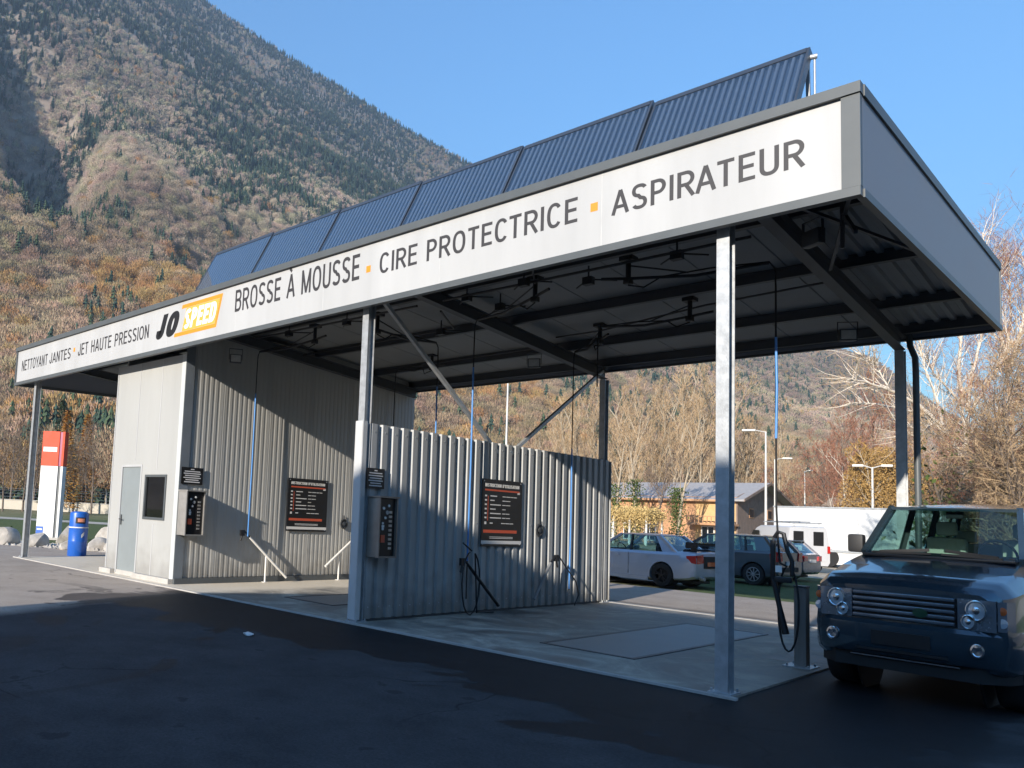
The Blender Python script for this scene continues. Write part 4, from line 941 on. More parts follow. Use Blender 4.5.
def make_car(name, label, cat, loc, heading, paint, st, axles, wr, ww, track, gh, m_rim, scale=None, m_glass='car_glass', seats='seat_dark', spokes=5, arch=1.16, group=None):
    t = empty(name, loc, R(heading - 90), label, cat, group, scale)
    bo = body_loft(resample(st)).build('body', paint, None, 32)
    cut = []
    for ya in axles:
        for s in (-1, 1):
            c = MB(); c.cyl((s * (track - ww * .9), ya, wr), wr * arch, s * .5, 36, 0); cut.append(c.build('c', None))
    boolean_cut(bo, cut)
    if not bo.data.materials: bo.data.materials.append(paint)
    bo.parent = t
    b = MB()
    for ya in axles:
        for s in (-1, 1): b.cyl((s * (track - ww * .92), ya, wr), wr * arch * .99, s * .02, 24, 0)
    b.box(-track + .3, track - .3, st[-1][0] + .3, st[0][0] - .3, st[3][1] - .06, st[3][1] + .02)
    b.build('underbody', M['plastic'], t)
    for ya in axles:
        for s in (-1, 1): wheel(t, s * track, ya, wr, ww, s, m_rim, spokes)
    # greenhouse gh: dict(zb, zt, wb, wt, a0, a1, c0, c1, b=[(base y, top y)], q=(rear quarter y base, top))
    g = gh; zb, zt_, wb, wt_ = g['zb'], g['zt'], g['wb'], g['wt']
    zr = g.get('zr', zb)
    ins = .006
    def P(s, y, k): # k 0 belt .. 1 roof
        return (s * (wb + (wt_ - wb) * k), y, zb + (zt_ - zb) * k)
    ws = MB(); cv = g.get('curve', .07)
    n = 8
    rows = []
    for k in range(5):
        kk = k / 4; rows.append([((-1 + 2 * i / n) * (wb + (wt_ - wb) * kk - .03), g['a0'] + (g['a1'] - g['a0']) * kk + cv * (1 - (2 * i / n - 1) ** 2), zb + (zt_ - zb) * kk - .0) for i in range(n + 1)])
    ws.loft(rows, close=False); ws.build('windscreen', M[m_glass], t, 60)
    rw = MB(); rows = []
    for k in range(3):
        kk = k / 2; z0 = zr; rows.append([((-1 + 2 * i / n) * (g.get('wr', wb) + (wt_ - g.get('wr', wb)) * kk - .05), g['c0'] + (g['c1'] - g['c0']) * kk - cv * .7 * (1 - (2 * i / n - 1) ** 2), z0 + (zt_ - z0) * kk) for i in range(n + 1)])
    rw.loft(rows, close=False); rw.build('rear_window', M[m_glass], t, 60)
    # roof
    ro = MB(); secs = []
    ys = [g['a1'] + cv * .8, g['a1'] - .12, (g['a1'] + g['c1']) / 2, g['c1'] + .15, g['c1'] - cv * .6]
    for i, y in enumerate(ys):
        cz = [0, .035, g.get('crown', .06), .035, 0][i]; m_ = 8
        top = [((-1 + 2 * k / m_) * (wt_ + (.012 if i not in (0, 4) else 0)), y, zt_ + .012 + cz * (1 - abs(2 * k / m_ - 1) ** 2.6)) for k in range(m_ + 1)]
        secs.append(top + [(p[0] * .985, p[1], zt_ - .02) for p in reversed(top)])
    ro.loft(secs); ro.build('roof', paint, t, 40)
    for s in (-1, 1):
        pl = MB()
        pl.bar(P(s, g['a0'], 0), P(s, g['a1'], 1), .06, .07); pl.bar((s * g.get('wr', wb), g['c0'], zr), P(s, g['c1'], 1), .07, .08)
        pl.bar(P(s, g['a0'] - .03, -.0), P(s, g['c0'], 0), .03, .035)
        q0, q1 = g['q']
        pl.add([P(s, q0, 0), P(s, g['c0'], 0) if zr == zb else (s * wb, g['c0'], zb), P(s, g['c1'] + .02, 1), P(s, q1, 1)], [(0, 1, 2, 3)])
        if g.get('quarter') is None: pl.add([(s * (abs(v[0]) - .02), v[1], v[2]) for v in (P(s, q0, 0), P(s, g['c0'], 0), P(s, g['c1'] + .02, 1), P(s, q1, 1))], [(0, 1, 2, 3)])
        pl.build('pillar', paint, t)
        bp = MB()
        for y0_, y1_ in g['b']: bp.bar(P(s * .999, y0_, 0), P(s * .999, y1_, 1), .05, .07)
        bp.build('door_pillar', M['plastic'], t)
        ed = [(g['a0'], g['a1'])] + g['b'] + [(q0, q1)]
        for (u0, u1), (v0, v1) in zip(ed[:-1], ed[1:]):
            wn = MB(); wn.add([P(s, u0, 0), P(s, v0, 0), P(s, v1, 1), P(s, u1, 1)], [(0, 1, 2, 3)]); wn.build('side_window', M[m_glass], t)
    # cabin
    b = MB(); b.box(-wb + .06, wb - .06, g['a0'] - .75, g['a0'] + .0, zb - .16, zb + .03, .03); b.build('dashboard', M['cabin'], t, 40)
    for s in (-.42, .42):
        b = MB(); yq = g['a0'] - 1.35
        b.box(s - .23, s + .23, yq - .5, yq, zb - .5, zb - .32, .05); b.box(s - .23, s + .23, yq - .62, yq - .48, zb - .35, zb + (zt_ - zb) * .42, .05); b.box(s - .12, s + .12, yq - .60, yq - .50, zb + (zt_ - zb) * .46, zb + (zt_ - zb) * .78, .04)
        b.tube([(s - .05, yq - .55, zb + .15), (s - .05, yq - .55, zb + (zt_ - zb) * .5)], .012, 6); b.build('seat', M[seats], t, 40)
    b = MB(); yq = g['a0'] - 2.2; b.box(-.6, .6, yq - .55, yq - .42, zb - .3, zb + (zt_ - zb) * .30, .05)
    for s in (-.4, .4): b.box(s - .12, s + .12, yq - .54, yq - .44, zb + (zt_ - zb) * .33, zb + (zt_ - zb) * .6, .03)
    b.build('rear_seat', M[seats], t, 40)
    b = MB(); c = Vector((-.42, g['a0'] - .62, zb + .02)); pts = []
    for k in range(21):
        a = 2 * math.pi * k / 20; pts.append(c + Vector((math.cos(a) * .19, math.sin(a) * .08, math.sin(a) * .17)))
    b.tube(pts, .014, 6); b.bar(c - Vector((.18, 0, 0)), c + Vector((.18, 0, 0)), .03); b.build('steering_wheel', M['cabin'], t, 60)
    for s in (-1, 1):
        b = MB(); y = g['a0'] - .22; x = s * (wb + .16); mh = g.get('mir', .16)
        b.box(min(x - .09, x + .09), max(x - .09, x + .09), y - .05, y + .07, zb + .0, zb + mh, .03); mi = b.build('mirror', M['plastic'] if g.get('mirdark', True) else paint, t, 40)
        b = MB(); b.bar((s * (wb + .0), y, zb + .03), (x - s * .08, y, zb + .05), .04); b.build('mirror_arm', M['plastic'], mi)
    return t

# --- dark blue off-road car, nose towards the photographer
def paint_mat(name, c, rough=.28, metal=.5, coat=1.0): return mat(name, c, rough, metal, var=.03, coat=coat)
M['blue_car'] = paint_mat('dark_blue_metallic', (.052, .082, .105), .18, .6)
st = [(-.10, .42, .70, .62, .78, .96, .74, 1.00, .66), (-.15, .36, .84, .62, .88, .98, .84, 1.045, .74), (-.32, .32, .92, .62, .93, 1.0, .90, 1.10, .78), (-.75, .30, .93, .62, .955, 1.05, .93, 1.18, .80), (-1.25, .30, .93, .62, .96, 1.12, .94, 1.265, .79),
      (-1.5, .30, .93, .62, .96, 1.17, .935, 1.275, .82), (-3.0, .30, .93, .62, .96, 1.19, .935, 1.28, .82), (-4.3, .32, .93, .62, .955, 1.19, .93, 1.28, .81), (-4.78, .42, .90, .62, .92, 1.18, .90, 1.27, .79), (-4.9, .55, .82, .7, .86, 1.1, .84, 1.14, .74)]
gh = dict(zb=1.285, zt=1.775, wb=.775, wt=.645, a0=-1.28, a1=-1.86, c0=-4.80, c1=-4.55, b=[(-2.55, -2.6), (-3.6, -3.58)], q=(-4.35, -4.25), crown=.10, curve=.09, mir=.19)
rr_ = make_car('off_road_car', 'dark blue metallic off-road car with a barred grille at the right edge', 'car', (1.165, 1.486, 0), -93.84, M['blue_car'], st, (-.87, -3.75), .375, .26, .80, gh, M['rim'], (.90, 1, 1.11), seats='seat')
b = MB(); secs = []
for z, k in ((.40, -.03), (.44, 0), (.56, .012), (.67, .01), (.705, -.03)):
    secs.append([(x, y + k, z) for x, y in ((-.97, -.66), (-.955, -.40), (-.90, -.22), (-.80, -.10), (-.62, -.025), (-.35, 0), (.35, 0), (.62, -.025), (.80, -.10), (.90, -.22), (.955, -.40), (.97, -.66), (.88, -.60), (.86, -.36), (.80, -.22), (.4, -.12), (-.4, -.12), (-.80, -.22), (-.86, -.36), (-.88, -.60))])
b.loft(secs); b.build('bumper', M['blue_car'], rr_, 35)
b = MB(); b.loft([[(-.92, -.55, z), (-.86, -.28, z), (-.66, -.09, z), (.66, -.09, z), (.86, -.28, z), (.92, -.55, z), (.6, -.5, z), (-.6, -.5, z)] for z in (.27, .33, .398)]); ap = b.build('lower_apron', M['rubber'], rr_, 35)
b = MB(); b.box(-.50, .50, -.067, -.055, .375, .385); b.build('bright_strip', M['chrome'], ap)
b = MB(); b.box(-.27, .27, .014, .022, .50, .62); b.box(-.42, .42, .013, .017, .44, .46); b.build('plate_holder', M['black'], rr_)
b = MB(); b.box(-.47, .47, -.12, -.085, .715, .96); gr = b.build('grille', M['black'], rr_)
b = MB()
for k in range(5): b.box(-.465, .465, -.085, -.035, .725 + k * .051, .755 + k * .051, .006)
b.build('grille_bars', mat('grey_grille_bar', (.22, .25, .29), .22, .7, coat=.5), gr, 35)
b = MB(); b.lathe((-.17, -.032, .81), [(.0, 0), (.04, .0), (.04, .006), (.0, .008)], 16, 1); b.v = [((v[0] + .17) * 1.7 - .17, v[1], v[2]) for v in b.v]; b.build('oval_badge', mat('dark_green_badge', (.01, .06, .03), .3), gr)
for s in (-1, 1):
    b = MB(); pts = [(s * .485, .71), (s * .80, .705), (s * .80, .965), (s * .485, .965)]; b.prism(pts, 1, -.16, -.075); hl = b.build('headlight', mat('headlight_housing', (.20, .235, .28), .25, .6, coat=1) if s < 0 else bpy.data.materials['headlight_housing'], rr_, 30)
    b = MB()
    for cx_, cz_, r in ((s * .64, .875, .088), (s * .575, .775, .062)):
        b.lathe((cx_, -.075, cz_), [(r, 0), (r, .022), (r * .90, .024), (r * .82, .004)], 28, 1, False)
        b.lathe((cx_, -.073, cz_), [(r * .36, 0), (r * .36, .014), (r * .2, .02), (0, .021)], 16, 1)
    b.build('lamp_ring', M['chrome'], hl, 40)
    b = MB()
    for cx_, cz_, r in ((s * .64, .875, .070), (s * .575, .775, .048)): b.lathe((cx_, -.0745, cz_), [(r, 0), (r * .6, .004), (0, .006)], 20, 1)
    b.build('lamp_lens', M['clear_lens'], hl, 40)
    b = MB(); b.loft([[(s * .806, -.105, z), (s * .87, -.15, z), (s * .915, -.26, z), (s * .80, -.26, z)] for z in (.715, .96)]); ind = b.build('indicator', bpy.data.materials['headlight_housing'], rr_, 30)
    b = MB(); b.prism([(s * .488, .712), (s * .798, .707), (s * .798, .962), (s * .488, .962)], 1, -.0485, -.047); b.build('lamp_cover', M['lamp_cover'], hl)
    b = MB(); b.lathe((s * .842, -.132, .885), [(.034, 0), (.034, .012), (0, .018)], 16, 1); b.build('amber_lamp', M['amber'], ind, 40)
    b = MB(); b.lathe((s * .842, -.132, .785), [(.04, 0), (.04, .012), (0, .015)], 16, 1); b.build('side_lamp', M['clear_lens'], ind, 40)
    b = MB(); b.lathe((s * .66, -.018, .545), [(.06, 0), (.06, .02), (.045, .024), (.04, .004), (0, .002)], 18, 1); b.lathe((s * .66, -.014, .575), [(.028, 0), (.028, .02), (0, .024)], 12, 1); b.build('fog_light', M['chrome'], rr_, 40)
    b = MB(); b.bar((s * .62, -1.20, 1.30), (s * .05, -1.20, 1.315), .02, .02); b.bar((s * .58, -1.20, 1.31), (s * .08, -1.24, 1.35), .012, .03); b.build('wiper', M['black'], rr_)
b = MB(); b.box(-.74, .74, -1.26, -1.13, 1.262, 1.292, .008); b.build('cowl', M['black'], rr_, 35)
W_, lets = strokes_word('RANGE ROVER', .2, .35)
b = MB()
for ch, sts in lets:
    for k, st_ in enumerate(sts):
        L_, R_ = ribbon(st_, .2)
        for i in range(len(L_) - 1): b.add([(.40 - .80 * p[0] / W_, -.105 - .05 * p[1] - k * .0002, 1.000 + .028 * p[1]) for p in (L_[i], L_[i + 1], R_[i + 1], R_[i])], [(0, 1, 2, 3)])
b.build('bonnet_lettering', mat('dark_car_lettering', (.30, .33, .36), .4), rr_)
b = MB(); b.box(-.09, .09, -1.95, -1.90, 1.68, 1.75, .015); b.build('inner_mirror', M['cabin'], rr_, 40)

# --- silver saloon with a rear wing
M['silver'] = paint_mat('silver_paint', (.40, .45, .53), .3, .3, .7)
st = [(0, .30, .55, .45, .62, .60, .58, .64, .50), (-.10, .22, .72, .45, .78, .64, .74, .70, .66), (-.35, .20, .80, .45, .83, .68, .80, .77, .70), (-1.0, .18, .83, .45, .845, .78, .81, .87, .70), (-1.35, .18, .84, .45, .85, .84, .81, .92, .72), (-2.2, .18, .84, .45, .85, .86, .81, .93, .74), (-3.2, .18, .84, .45, .85, .87, .81, .94, .74),
      (-3.75, .20, .84, .45, .85, .88, .80, .97, .70), (-4.15, .24, .83, .48, .83, .88, .79, .99, .70), (-4.33, .30, .78, .5, .80, .86, .77, .98, .68), (-4.36, .34, .72, .52, .76, .84, .73, .94, .62)]
gh = dict(zb=.92, zt=1.38, wb=.70, wt=.56, a0=-1.25, a1=-1.95, c0=-3.78, c1=-3.18, b=[(-2.35, -2.32), ], q=(-3.35, -3.05), crown=.04, mir=.12, mirdark=False)
H_ = 172; rx, ry = -5.75, 14.35; hx_, hy_ = math.cos(R(H_)), math.sin(R(H_))
t = make_car('saloon_car', 'silver saloon car with a black rear wing parked behind the wash', 'car', (rx + 4.36 * hx_, ry + 4.36 * hy_, 0), H_, M['silver'], st, (-.85, -3.4), .315, .22, .73, gh, M['rim_dark'])
b = MB(); b.loft([[(x, -4.16 + dy, 1.20 + dz) for x, dy, dz in ((0, 0, 0), (0, 0, .02), (0, -.22, .035), (0, -.22, .015))] for x in ()] or [[(x, -4.08, 1.13), (x, -4.08, 1.19), (x, -4.34, 1.24), (x, -4.34, 1.18)] for x in (-.74, -.3, .3, .74)]); b.build('rear_wing', M['black'], t, 35)
b = MB()
for s in (-1, 1): b.box(s * .74 - .012, s * .74 + .012, -4.38, -4.05, 1.10, 1.25); b.bar((s * .60, -4.2, .98), (s * .62, -4.2, 1.2), .03, .16)
b.build('wing_bracket', M['black'], t)
for s in (-1, 1):
    b = MB(); b.prism([(s * .42, .70), (s * .73, .68), (s * .74, .90), (s * .44, .92)], 1, -4.375, -4.30); b.prism([(-4.37, .68), (-4.12, .72), (-4.10, .88), (-4.36, .90)], 0, s * .765, s * .80); b.build('tail_light', M['red_lens'], t, 35)
    b = MB(); b.prism([(-.05, .55), (-.45, .62), (-.45, .74), (-.1, .68)], 0, s * .70, s * .80); b.build('headlight', M['clear_lens'], t)
    b = MB(); b.prism([(-1.3, .14), (-3.0, .14), (-3.0, .24), (-1.3, .24)], 0, s * .84, s * .87); b.build('side_skirt', M['silver'], t)
    b = MB(); b.box(s * .853, s * .87, -2.05, -1.92, .78, .81); b.box(s * .853, s * .87, -3.0, -2.87, .79, .82); b.build('door_handle', M['silver'], t)
    b = MB(); b.box(s * .846, s * .852, -2.37, -2.362, .28, .88); b.box(s * .846, s * .852, -1.42, -1.412, .3, .84); b.build('door_gap', M['black'], t)
b = MB(); b.box(-.40, .40, -4.385, -4.36, .56, .88); b.build('boot_panel', M['plastic'], t)
b = MB(); b.box(-.26, .26, -4.395, -4.386, .62, .73); b.build('number_plate', M['amber'], t)
b = MB(); b.tube([(-.45, -4.30, .28), (-.45, -4.42, .28)], .05, 12); b.build('exhaust', M['galv'], t)

# --- dark grey hatchback
M['grey_car'] = paint_mat('dark_grey_paint', (.07, .085, .095), .3, .4)
st = [(0, .30, .60, .48, .66, .62, .62, .66, .54), (-.12, .22, .76, .5, .81, .68, .77, .75, .66), (-.4, .20, .82, .5, .85, .74, .81, .84, .70), (-1.05, .19, .85, .5, .865, .84, .82, .95, .70), (-1.4, .19, .86, .5, .87, .90, .82, .97, .74), (-2.4, .19, .86, .5, .87, .92, .82, .98, .75), (-3.5, .2, .86, .5, .87, .93, .82, 1.0, .74), (-3.95, .25, .84, .5, .85, .93, .81, 1.0, .72), (-4.10, .32, .76, .52, .8, .90, .76, .97, .66)]
gh = dict(zb=.97, zt=1.42, wb=.73, wt=.60, a0=-1.15, a1=-1.85, c0=-4.02, c1=-3.65, b=[(-2.3, -2.3), (-3.12, -3.05)], q=(-3.45, -3.30), crown=.05, mir=.13)
H_ = 174; rx, ry = -5.25, 18.87; hx_, hy_ = math.cos(R(H_)), math.sin(R(H_))
t = make_car('hatchback_car', 'dark grey hatchback parked on the grass behind the right front post', 'car', (rx + 4.10 * hx_, ry + 4.10 * hy_, 0), H_, M['grey_car'], st, (-.88, -3.40), .315, .2, .75, gh, M['rim'], (1, 1, 1.04), seats='seat_dark', spokes=9)
for s in (-1, 1):
    b = MB(); b.prism([(s * .52, .74), (s * .77, .72), (s * .76, 1.0), (s * .56, .98)], 1, -4.13, -4.03); b.prism([(-4.10, .72), (-3.90, .76), (-3.88, .94), (-4.08, 1.0)], 0, s * .79, s * .83); b.build('tail_light', M['red_lens'], t, 35)
b = MB(); b.box(-.5, .5, -4.13, -4.1, .42, .56); b.build('bumper_strip', M['plastic'], t)
b = MB(); b.box(-.26, .26, -4.14, -4.11, .62, .73); b.build('number_plate', M['white_paint'], t)

# --- dark estate car
M['estate'] = paint_mat('dark_mauve_paint', (.10, .10, .125), .28, .4)
st = [(0, .30, .60, .46, .66, .60, .62, .64, .54), (-.12, .22, .76, .48, .81, .66, .77, .72, .66), (-.45, .20, .83, .48, .86, .72, .81, .82, .70), (-1.2, .19, .86, .48, .87, .82, .82, .91, .72), (-1.6, .19, .87, .48, .88, .88, .82, .95, .75), (-3.0, .19, .87, .48, .88, .92, .82, .97, .75), (-4.0, .2, .86, .5, .87, .93, .82, .99, .73), (-4.42, .25, .83, .52, .84, .93, .80, .99, .70), (-4.52, .34, .76, .55, .8, .90, .76, .96, .66)]
gh = dict(zb=.95, zt=1.40, wb=.73, wt=.60, a0=-1.45, a1=-2.15, c0=-4.45, c1=-4.0, b=[(-2.6, -2.6), (-3.5, -3.45)], q=(-4.10, -3.9), crown=.05, mir=.13)
H_ = 176; rx, ry = -5.85, 23.0; hx_, hy_ = math.cos(R(H_)), math.sin(R(H_))
t = make_car('estate_car', 'dark mauve estate car parked farthest right in the row on the grass', 'car', (rx + 4.52 * hx_, ry + 4.52 * hy_, 0), H_, M['estate'], st, (-.85, -3.62), .325, .22, .76, gh, M['rim'], (.95, 1, .96), spokes=5)
for s in (-1, 1):
    b = MB(); b.prism([(s * .46, .74), (s * .78, .72), (s * .78, .92), (s * .50, .90)], 1, -4.555, -4.45); b.prism([(-4.5, .74), (-4.28, .78), (-4.28, .90), (-4.5, .92)], 0, s * .80, s * .85); b.build('tail_light', M['red_lens'], t, 35)
b = MB(); b.box(-.26, .26, -4.56, -4.53, .68, .79); b.build('number_plate', M['white_paint'], t)
b = MB(); b.box(-.55, .55, -4.1, -3.88, 1.42, 1.45, .01); b.build('roof_spoiler', M['estate'], t, 35)

# --- white van with ladder rack and the long white trailer
def view_axis(px, py, d):  # point on the ground-parallel ray at horizontal distance d
    pass
vh = 133; vr = polar(16.4, 40); vx, vy = vr.x + 4.75 * math.cos(R(vh)), vr.y + 4.75 * math.sin(R(vh))
t = empty('white_van', (vx, vy, 0), R(vh - 90), 'white van with a ladder rack on its roof and dark rear door windows', 'van')
b = MB(); secs = []
for y, w0, zt_ in ((0, .70, .75), (-.1, .85, .85), (-.7, .92, 1.02), (-.95, .93, 1.10), (-1.7, .92, 1.88), (-2.0, .91, 1.96), (-4.6, .91, 1.96), (-4.75, .88, 1.93)):
    secs.append([(-w0 * .9, y, .3), (-w0, y, .45), (-w0, y, min(zt_ - .06, 1.05)), (-w0 * .86, y, zt_ - .06), (-w0 * .78, y, zt_), (w0 * .78, y, zt_), (w0 * .86, y, zt_ - .06), (w0, y, min(zt_ - .06, 1.05)), (w0, y, .45), (w0 * .9, y, .3)])
M['van'] = mat('off_white_van_paint', (.50, .50, .51), .35, var=.04, coat=.5)
b.loft(secs); bo = b.build('body', M['van'], None, 35)
cut = []
for ya in (-.9, -3.8):
    for s in (-1, 1): c = MB(); c.cyl((s * .66, ya, .32), .38, s * .5, 28, 0); cut.append(c.build('c', None))
boolean_cut(bo, cut); bo.parent = t
for ya in (-.9, -3.8):
    for s in (-1, 1): wheel(t, s * .80, ya, .32, .2, s, M['rim_dark'])
for x0_, x1_ in ((-.62, -.20), (.20, .62)):
    b = MB(); b.box(x0_, x1_, -4.775, -4.752, 1.15, 1.75, .02); b.build('rear_window', M['poster'], t)
    b = MB(); b.box(min(x0_, x1_) - (.14 if x0_ < 0 else .17), max(x0_, x1_) + (.17 if x0_ < 0 else .14), -4.765, -4.751, .5, 1.82); b.build('rear_door', M['van'], t)
for s in (-1, 1):
    b = MB(); b.prism([(-1.15, 1.15), (-2.2, 1.15), (-2.2, 1.72), (-1.65, 1.72)], 0, s * .885, s * .915); b.build('cab_window', M['poster'], t)
    b = MB(); b.box(s * .82 - .05, s * .82 + .05, -4.80, -4.76, .85, 1.15); b.build('tail_light', M['red_lens'], t)
b = MB()
for s in (-.62, .62): b.tube([(s, -2.1, 2.12), (s, -4.6, 2.12)], .025, 6)
for k in range(6): b.tube([(-.7, -2.2 - k * .46, 2.12), (.7, -2.2 - k * .46, 2.12)], .018, 6)
for s in (-.62, .62):
    for y in (-2.3, -3.4, -4.4): b.tube([(s, y, 1.95), (s, y, 2.12)], .015, 6)
b.tube([(-.3, -2.0, 2.16), (-.3, -4.7, 2.16)], .02, 6); b.tube([(.1, -2.0, 2.16), (.1, -4.7, 2.16)], .02, 6)
b.build('ladder_rack', M['galv'], t, 40)
a = polar(18.25, 50); c = polar(8.0, 47); d = (c - a); L = d.length; ang = math.atan2(d.y, d.x)
M['trailer'] = mat('white_trailer_panel', (.62, .62, .61), .5, var=.05, scale=.5)
TH = 3.02
t = empty('box_trailer', a, ang, 'long white box trailer parked across the yard behind the vans', 'trailer')
b = MB(); b.box(0, L, -0.0, 2.5, .75, TH, .03); bx = b.build('box', M['trailer'], t, 35)
for k in range(1, 9): b = MB(); b.box(L * k / 9 - .02, L * k / 9 + .02, -.012, -.001, .82, TH - .04); b.build('panel_joint', M['joint'], bx)
b = MB(); b.box(-.02, L + .02, -.02, 2.52, TH + .005, TH + .09); b.box(-.02, L + .02, -.03, -.022, .78, .9); b.build('top_rail', M['galv'], t)
b = MB(); b.box(.3, L - .3, .6, 1.9, .5, .748); b.build('chassis', M['steel_dark'], t)
for k in (1.6, 2.7, L - 3.4, L - 2.2):
    for s in (0.25, 2.25): wheel(t, 0, 0, .48, .28, 1, M['rim_dark']) if False else None
    b = MB()
    for s in (.0, 2.22): b.cyl((k, s, .48), .48, .28, 24, 1)
    b.build('wheel', M['tyre'], t, 40)
b = MB(); b.box(.5, L - .4, .05, .08, .15, .76); b.build('side_guard', M['white_paint'], t)
b = MB(); b.cyl((L * .87, -.028, 2.9), .12, .02, 16, 1); b.build('round_vent', M['trim'], t)
# ---------------------------------------------------------------- valley: helpers that turn a bearing seen in the photo into a real place
def az_of(px): return 48.08 - math.degrees(math.atan((px - 324) / 788))
def z_at(px, py, d):
    """height of something seen at row py when it stands d metres away"""
    return 1.6 + (496.3 + .0472 * px - py) / 788 * d * math.cos(R(az_of(px) - 48.08))
def place(px, d, z=0.0): return polar(az_of(px), d, z)

# ---------------------------------------------------------------- mountain
rng = np.random.RandomState(4)
def vnoise(x, y, seed=0):
    xi, yi = np.floor(x).astype(int), np.floor(y).astype(int); xf, yf = x - xi, y - yi
    def h(a, b):
        n = (a * 374761393 + b * 668265263 + seed * 1442695041) & 0x7fffffff; n = ((n ^ (n >> 13)) * 1274126177) & 0x7fffffff; return ((n ^ (n >> 16)) & 0xffff) / 65535.0
    u, v = xf * xf * (3 - 2 * xf), yf * yf * (3 - 2 * yf)
    return (h(xi, yi) * (1 - u) + h(xi + 1, yi) * u) * (1 - v) + (h(xi, yi + 1) * (1 - u) + h(xi + 1, yi + 1) * u) * v
def fbm(x, y, seed=0, o=4):
    s = 0; a = .5
    for k in range(o): s = s + a * vnoise(x * 2 ** k, y * 2 ** k, seed + k); a *= .5
    return s / (1 - .5 ** o)
SKY = np.array([(-110, 26), (-70, 24), (-40, 12), (-20, 4.5), (0, 4.2), (6, 4.6), (10, 7.6), (13, 10.6), (18, 12.6), (22.5, 15.2), (29, 19.6), (38, 24.5), (47.4, 29.0), (51.3, 30.6), (58, 33.2), (65, 36), (73, 38), (95, 36), (115, 30), (140, 24), (165, 14), (185, 10), (215, 10), (235, 18), (250, 26)])  # unseen slopes behind and to the right are added to block skylight
RR_ = 1200.0
def foot(az): return np.interp(az, [-70, -5, 15, 30, 45, 60, 80, 140], [420, 360, 260, 190, 170, 150, 170, 260])
def terrain(az, r):
    e = np.interp(az, SKY[:, 0], SKY[:, 1]); H = np.tan(np.radians(e)) * RR_; r0 = foot(az)
    s = np.clip((r - r0) / (RR_ - r0), 0, 1.2)
    h = H * np.where(s <= 1, np.power(np.maximum(s, 1e-6), 1.22), 1 - (s - 1) * 1.5)
    win = np.clip(s * 5, 0, 1) * np.clip((1.0 - s) * 4, 0, 1)
    k = H / 780
    x, y = r * np.sin(np.radians(az)), r * np.cos(np.radians(az))
    h = h + win * k * (70 * (fbm(x / 230, y / 230, 3) - .5) + 26 * (fbm(x / 55, y / 55, 9) - .5))
    a0 = 71.5 - (.55 - s) * 15
    w2 = np.clip((s - .19) * 7, 0, 1) * np.clip((.50 - s) * 7, 0, 1)
    h = h - w2 * 100 * np.exp(-((az - a0 - 1.4) / 3.0) ** 2) + w2 * 14 * np.exp(-((az - a0 + 4.2) / 2.8) ** 2) + w2 * 18 * np.exp(-((az - a0 - 4.5) / 1.8) ** 2)
    return np.maximum(h, -1)
azs = np.concatenate([np.arange(-108, -20, 4.0), np.arange(-20, 100, .75), np.arange(100, 252.1, 4.0)]); n_r = 90
verts = []
for i, a in enumerate(azs):
    r0 = foot(a) - 8; rr2 = r0 + (1430 - r0) * np.linspace(0, 1, n_r) ** 1.25
    hh = terrain(np.full(n_r, a), rr2) - .1
    for r, h in zip(rr2, hh): verts.append((CAMX - math.sin(R(a)) * r, CAMY + math.cos(R(a)) * r, h))
faces = [(i * n_r + j, i * n_r + j + 1, (i + 1) * n_r + j + 1, (i + 1) * n_r + j) for i in range(len(azs) - 1) for j in range(n_r - 1)]
def litter_fn(nt, b, P):
    n = noise(nt, P, .05, 6); c = ramp(nt, n, [(.35, (.18, .14, .11)), (.6, (.28, .22, .165)), (.75, (.17, .17, .10))])
    nt.links.new(c, b.inputs['Base Color']); b.inputs['Roughness'].default_value = 1
M['hill'] = node_ground('forest_floor', litter_fn)
mb = MB(); mb.v = verts; mb.f = faces; o = mb.build('mountain', M['hill']); tag(o, kind='structure')
o.data.polygons.foreach_set('use_smooth', [True] * len(o.data.polygons))

# ---------------------------------------------------------------- foliage materials driven by each tree's own colour
def leaf_mat(name, inst=True, col=(.2, .15, .1), var=.25):
    m = bpy.data.materials.new(name); m.use_nodes = True; nt = m.node_tree; b = nt.nodes['Principled BSDF']; b.inputs['Roughness'].default_value = .9; b.inputs['Specular IOR Level'].default_value = .15
    if inst: a = nt.nodes.new('ShaderNodeAttribute'); a.attribute_type = 'INSTANCER'; a.attribute_name = 'treecol'; src = a.outputs['Color']
    else:
        rgb = nt.nodes.new('ShaderNodeRGB'); rgb.outputs[0].default_value = (*col, 1); src = rgb.outputs[0]
    g = nt.nodes.new('ShaderNodeNewGeometry'); rr3 = ramp(nt, g.outputs['Random Per Island'], [(0, (1 - var,) * 3), (1, (1 + var,) * 3)])
    c = mixc(nt, 1.0, src, rr3, 'MULTIPLY'); nt.links.new(c, b.inputs['Base Color']); return m
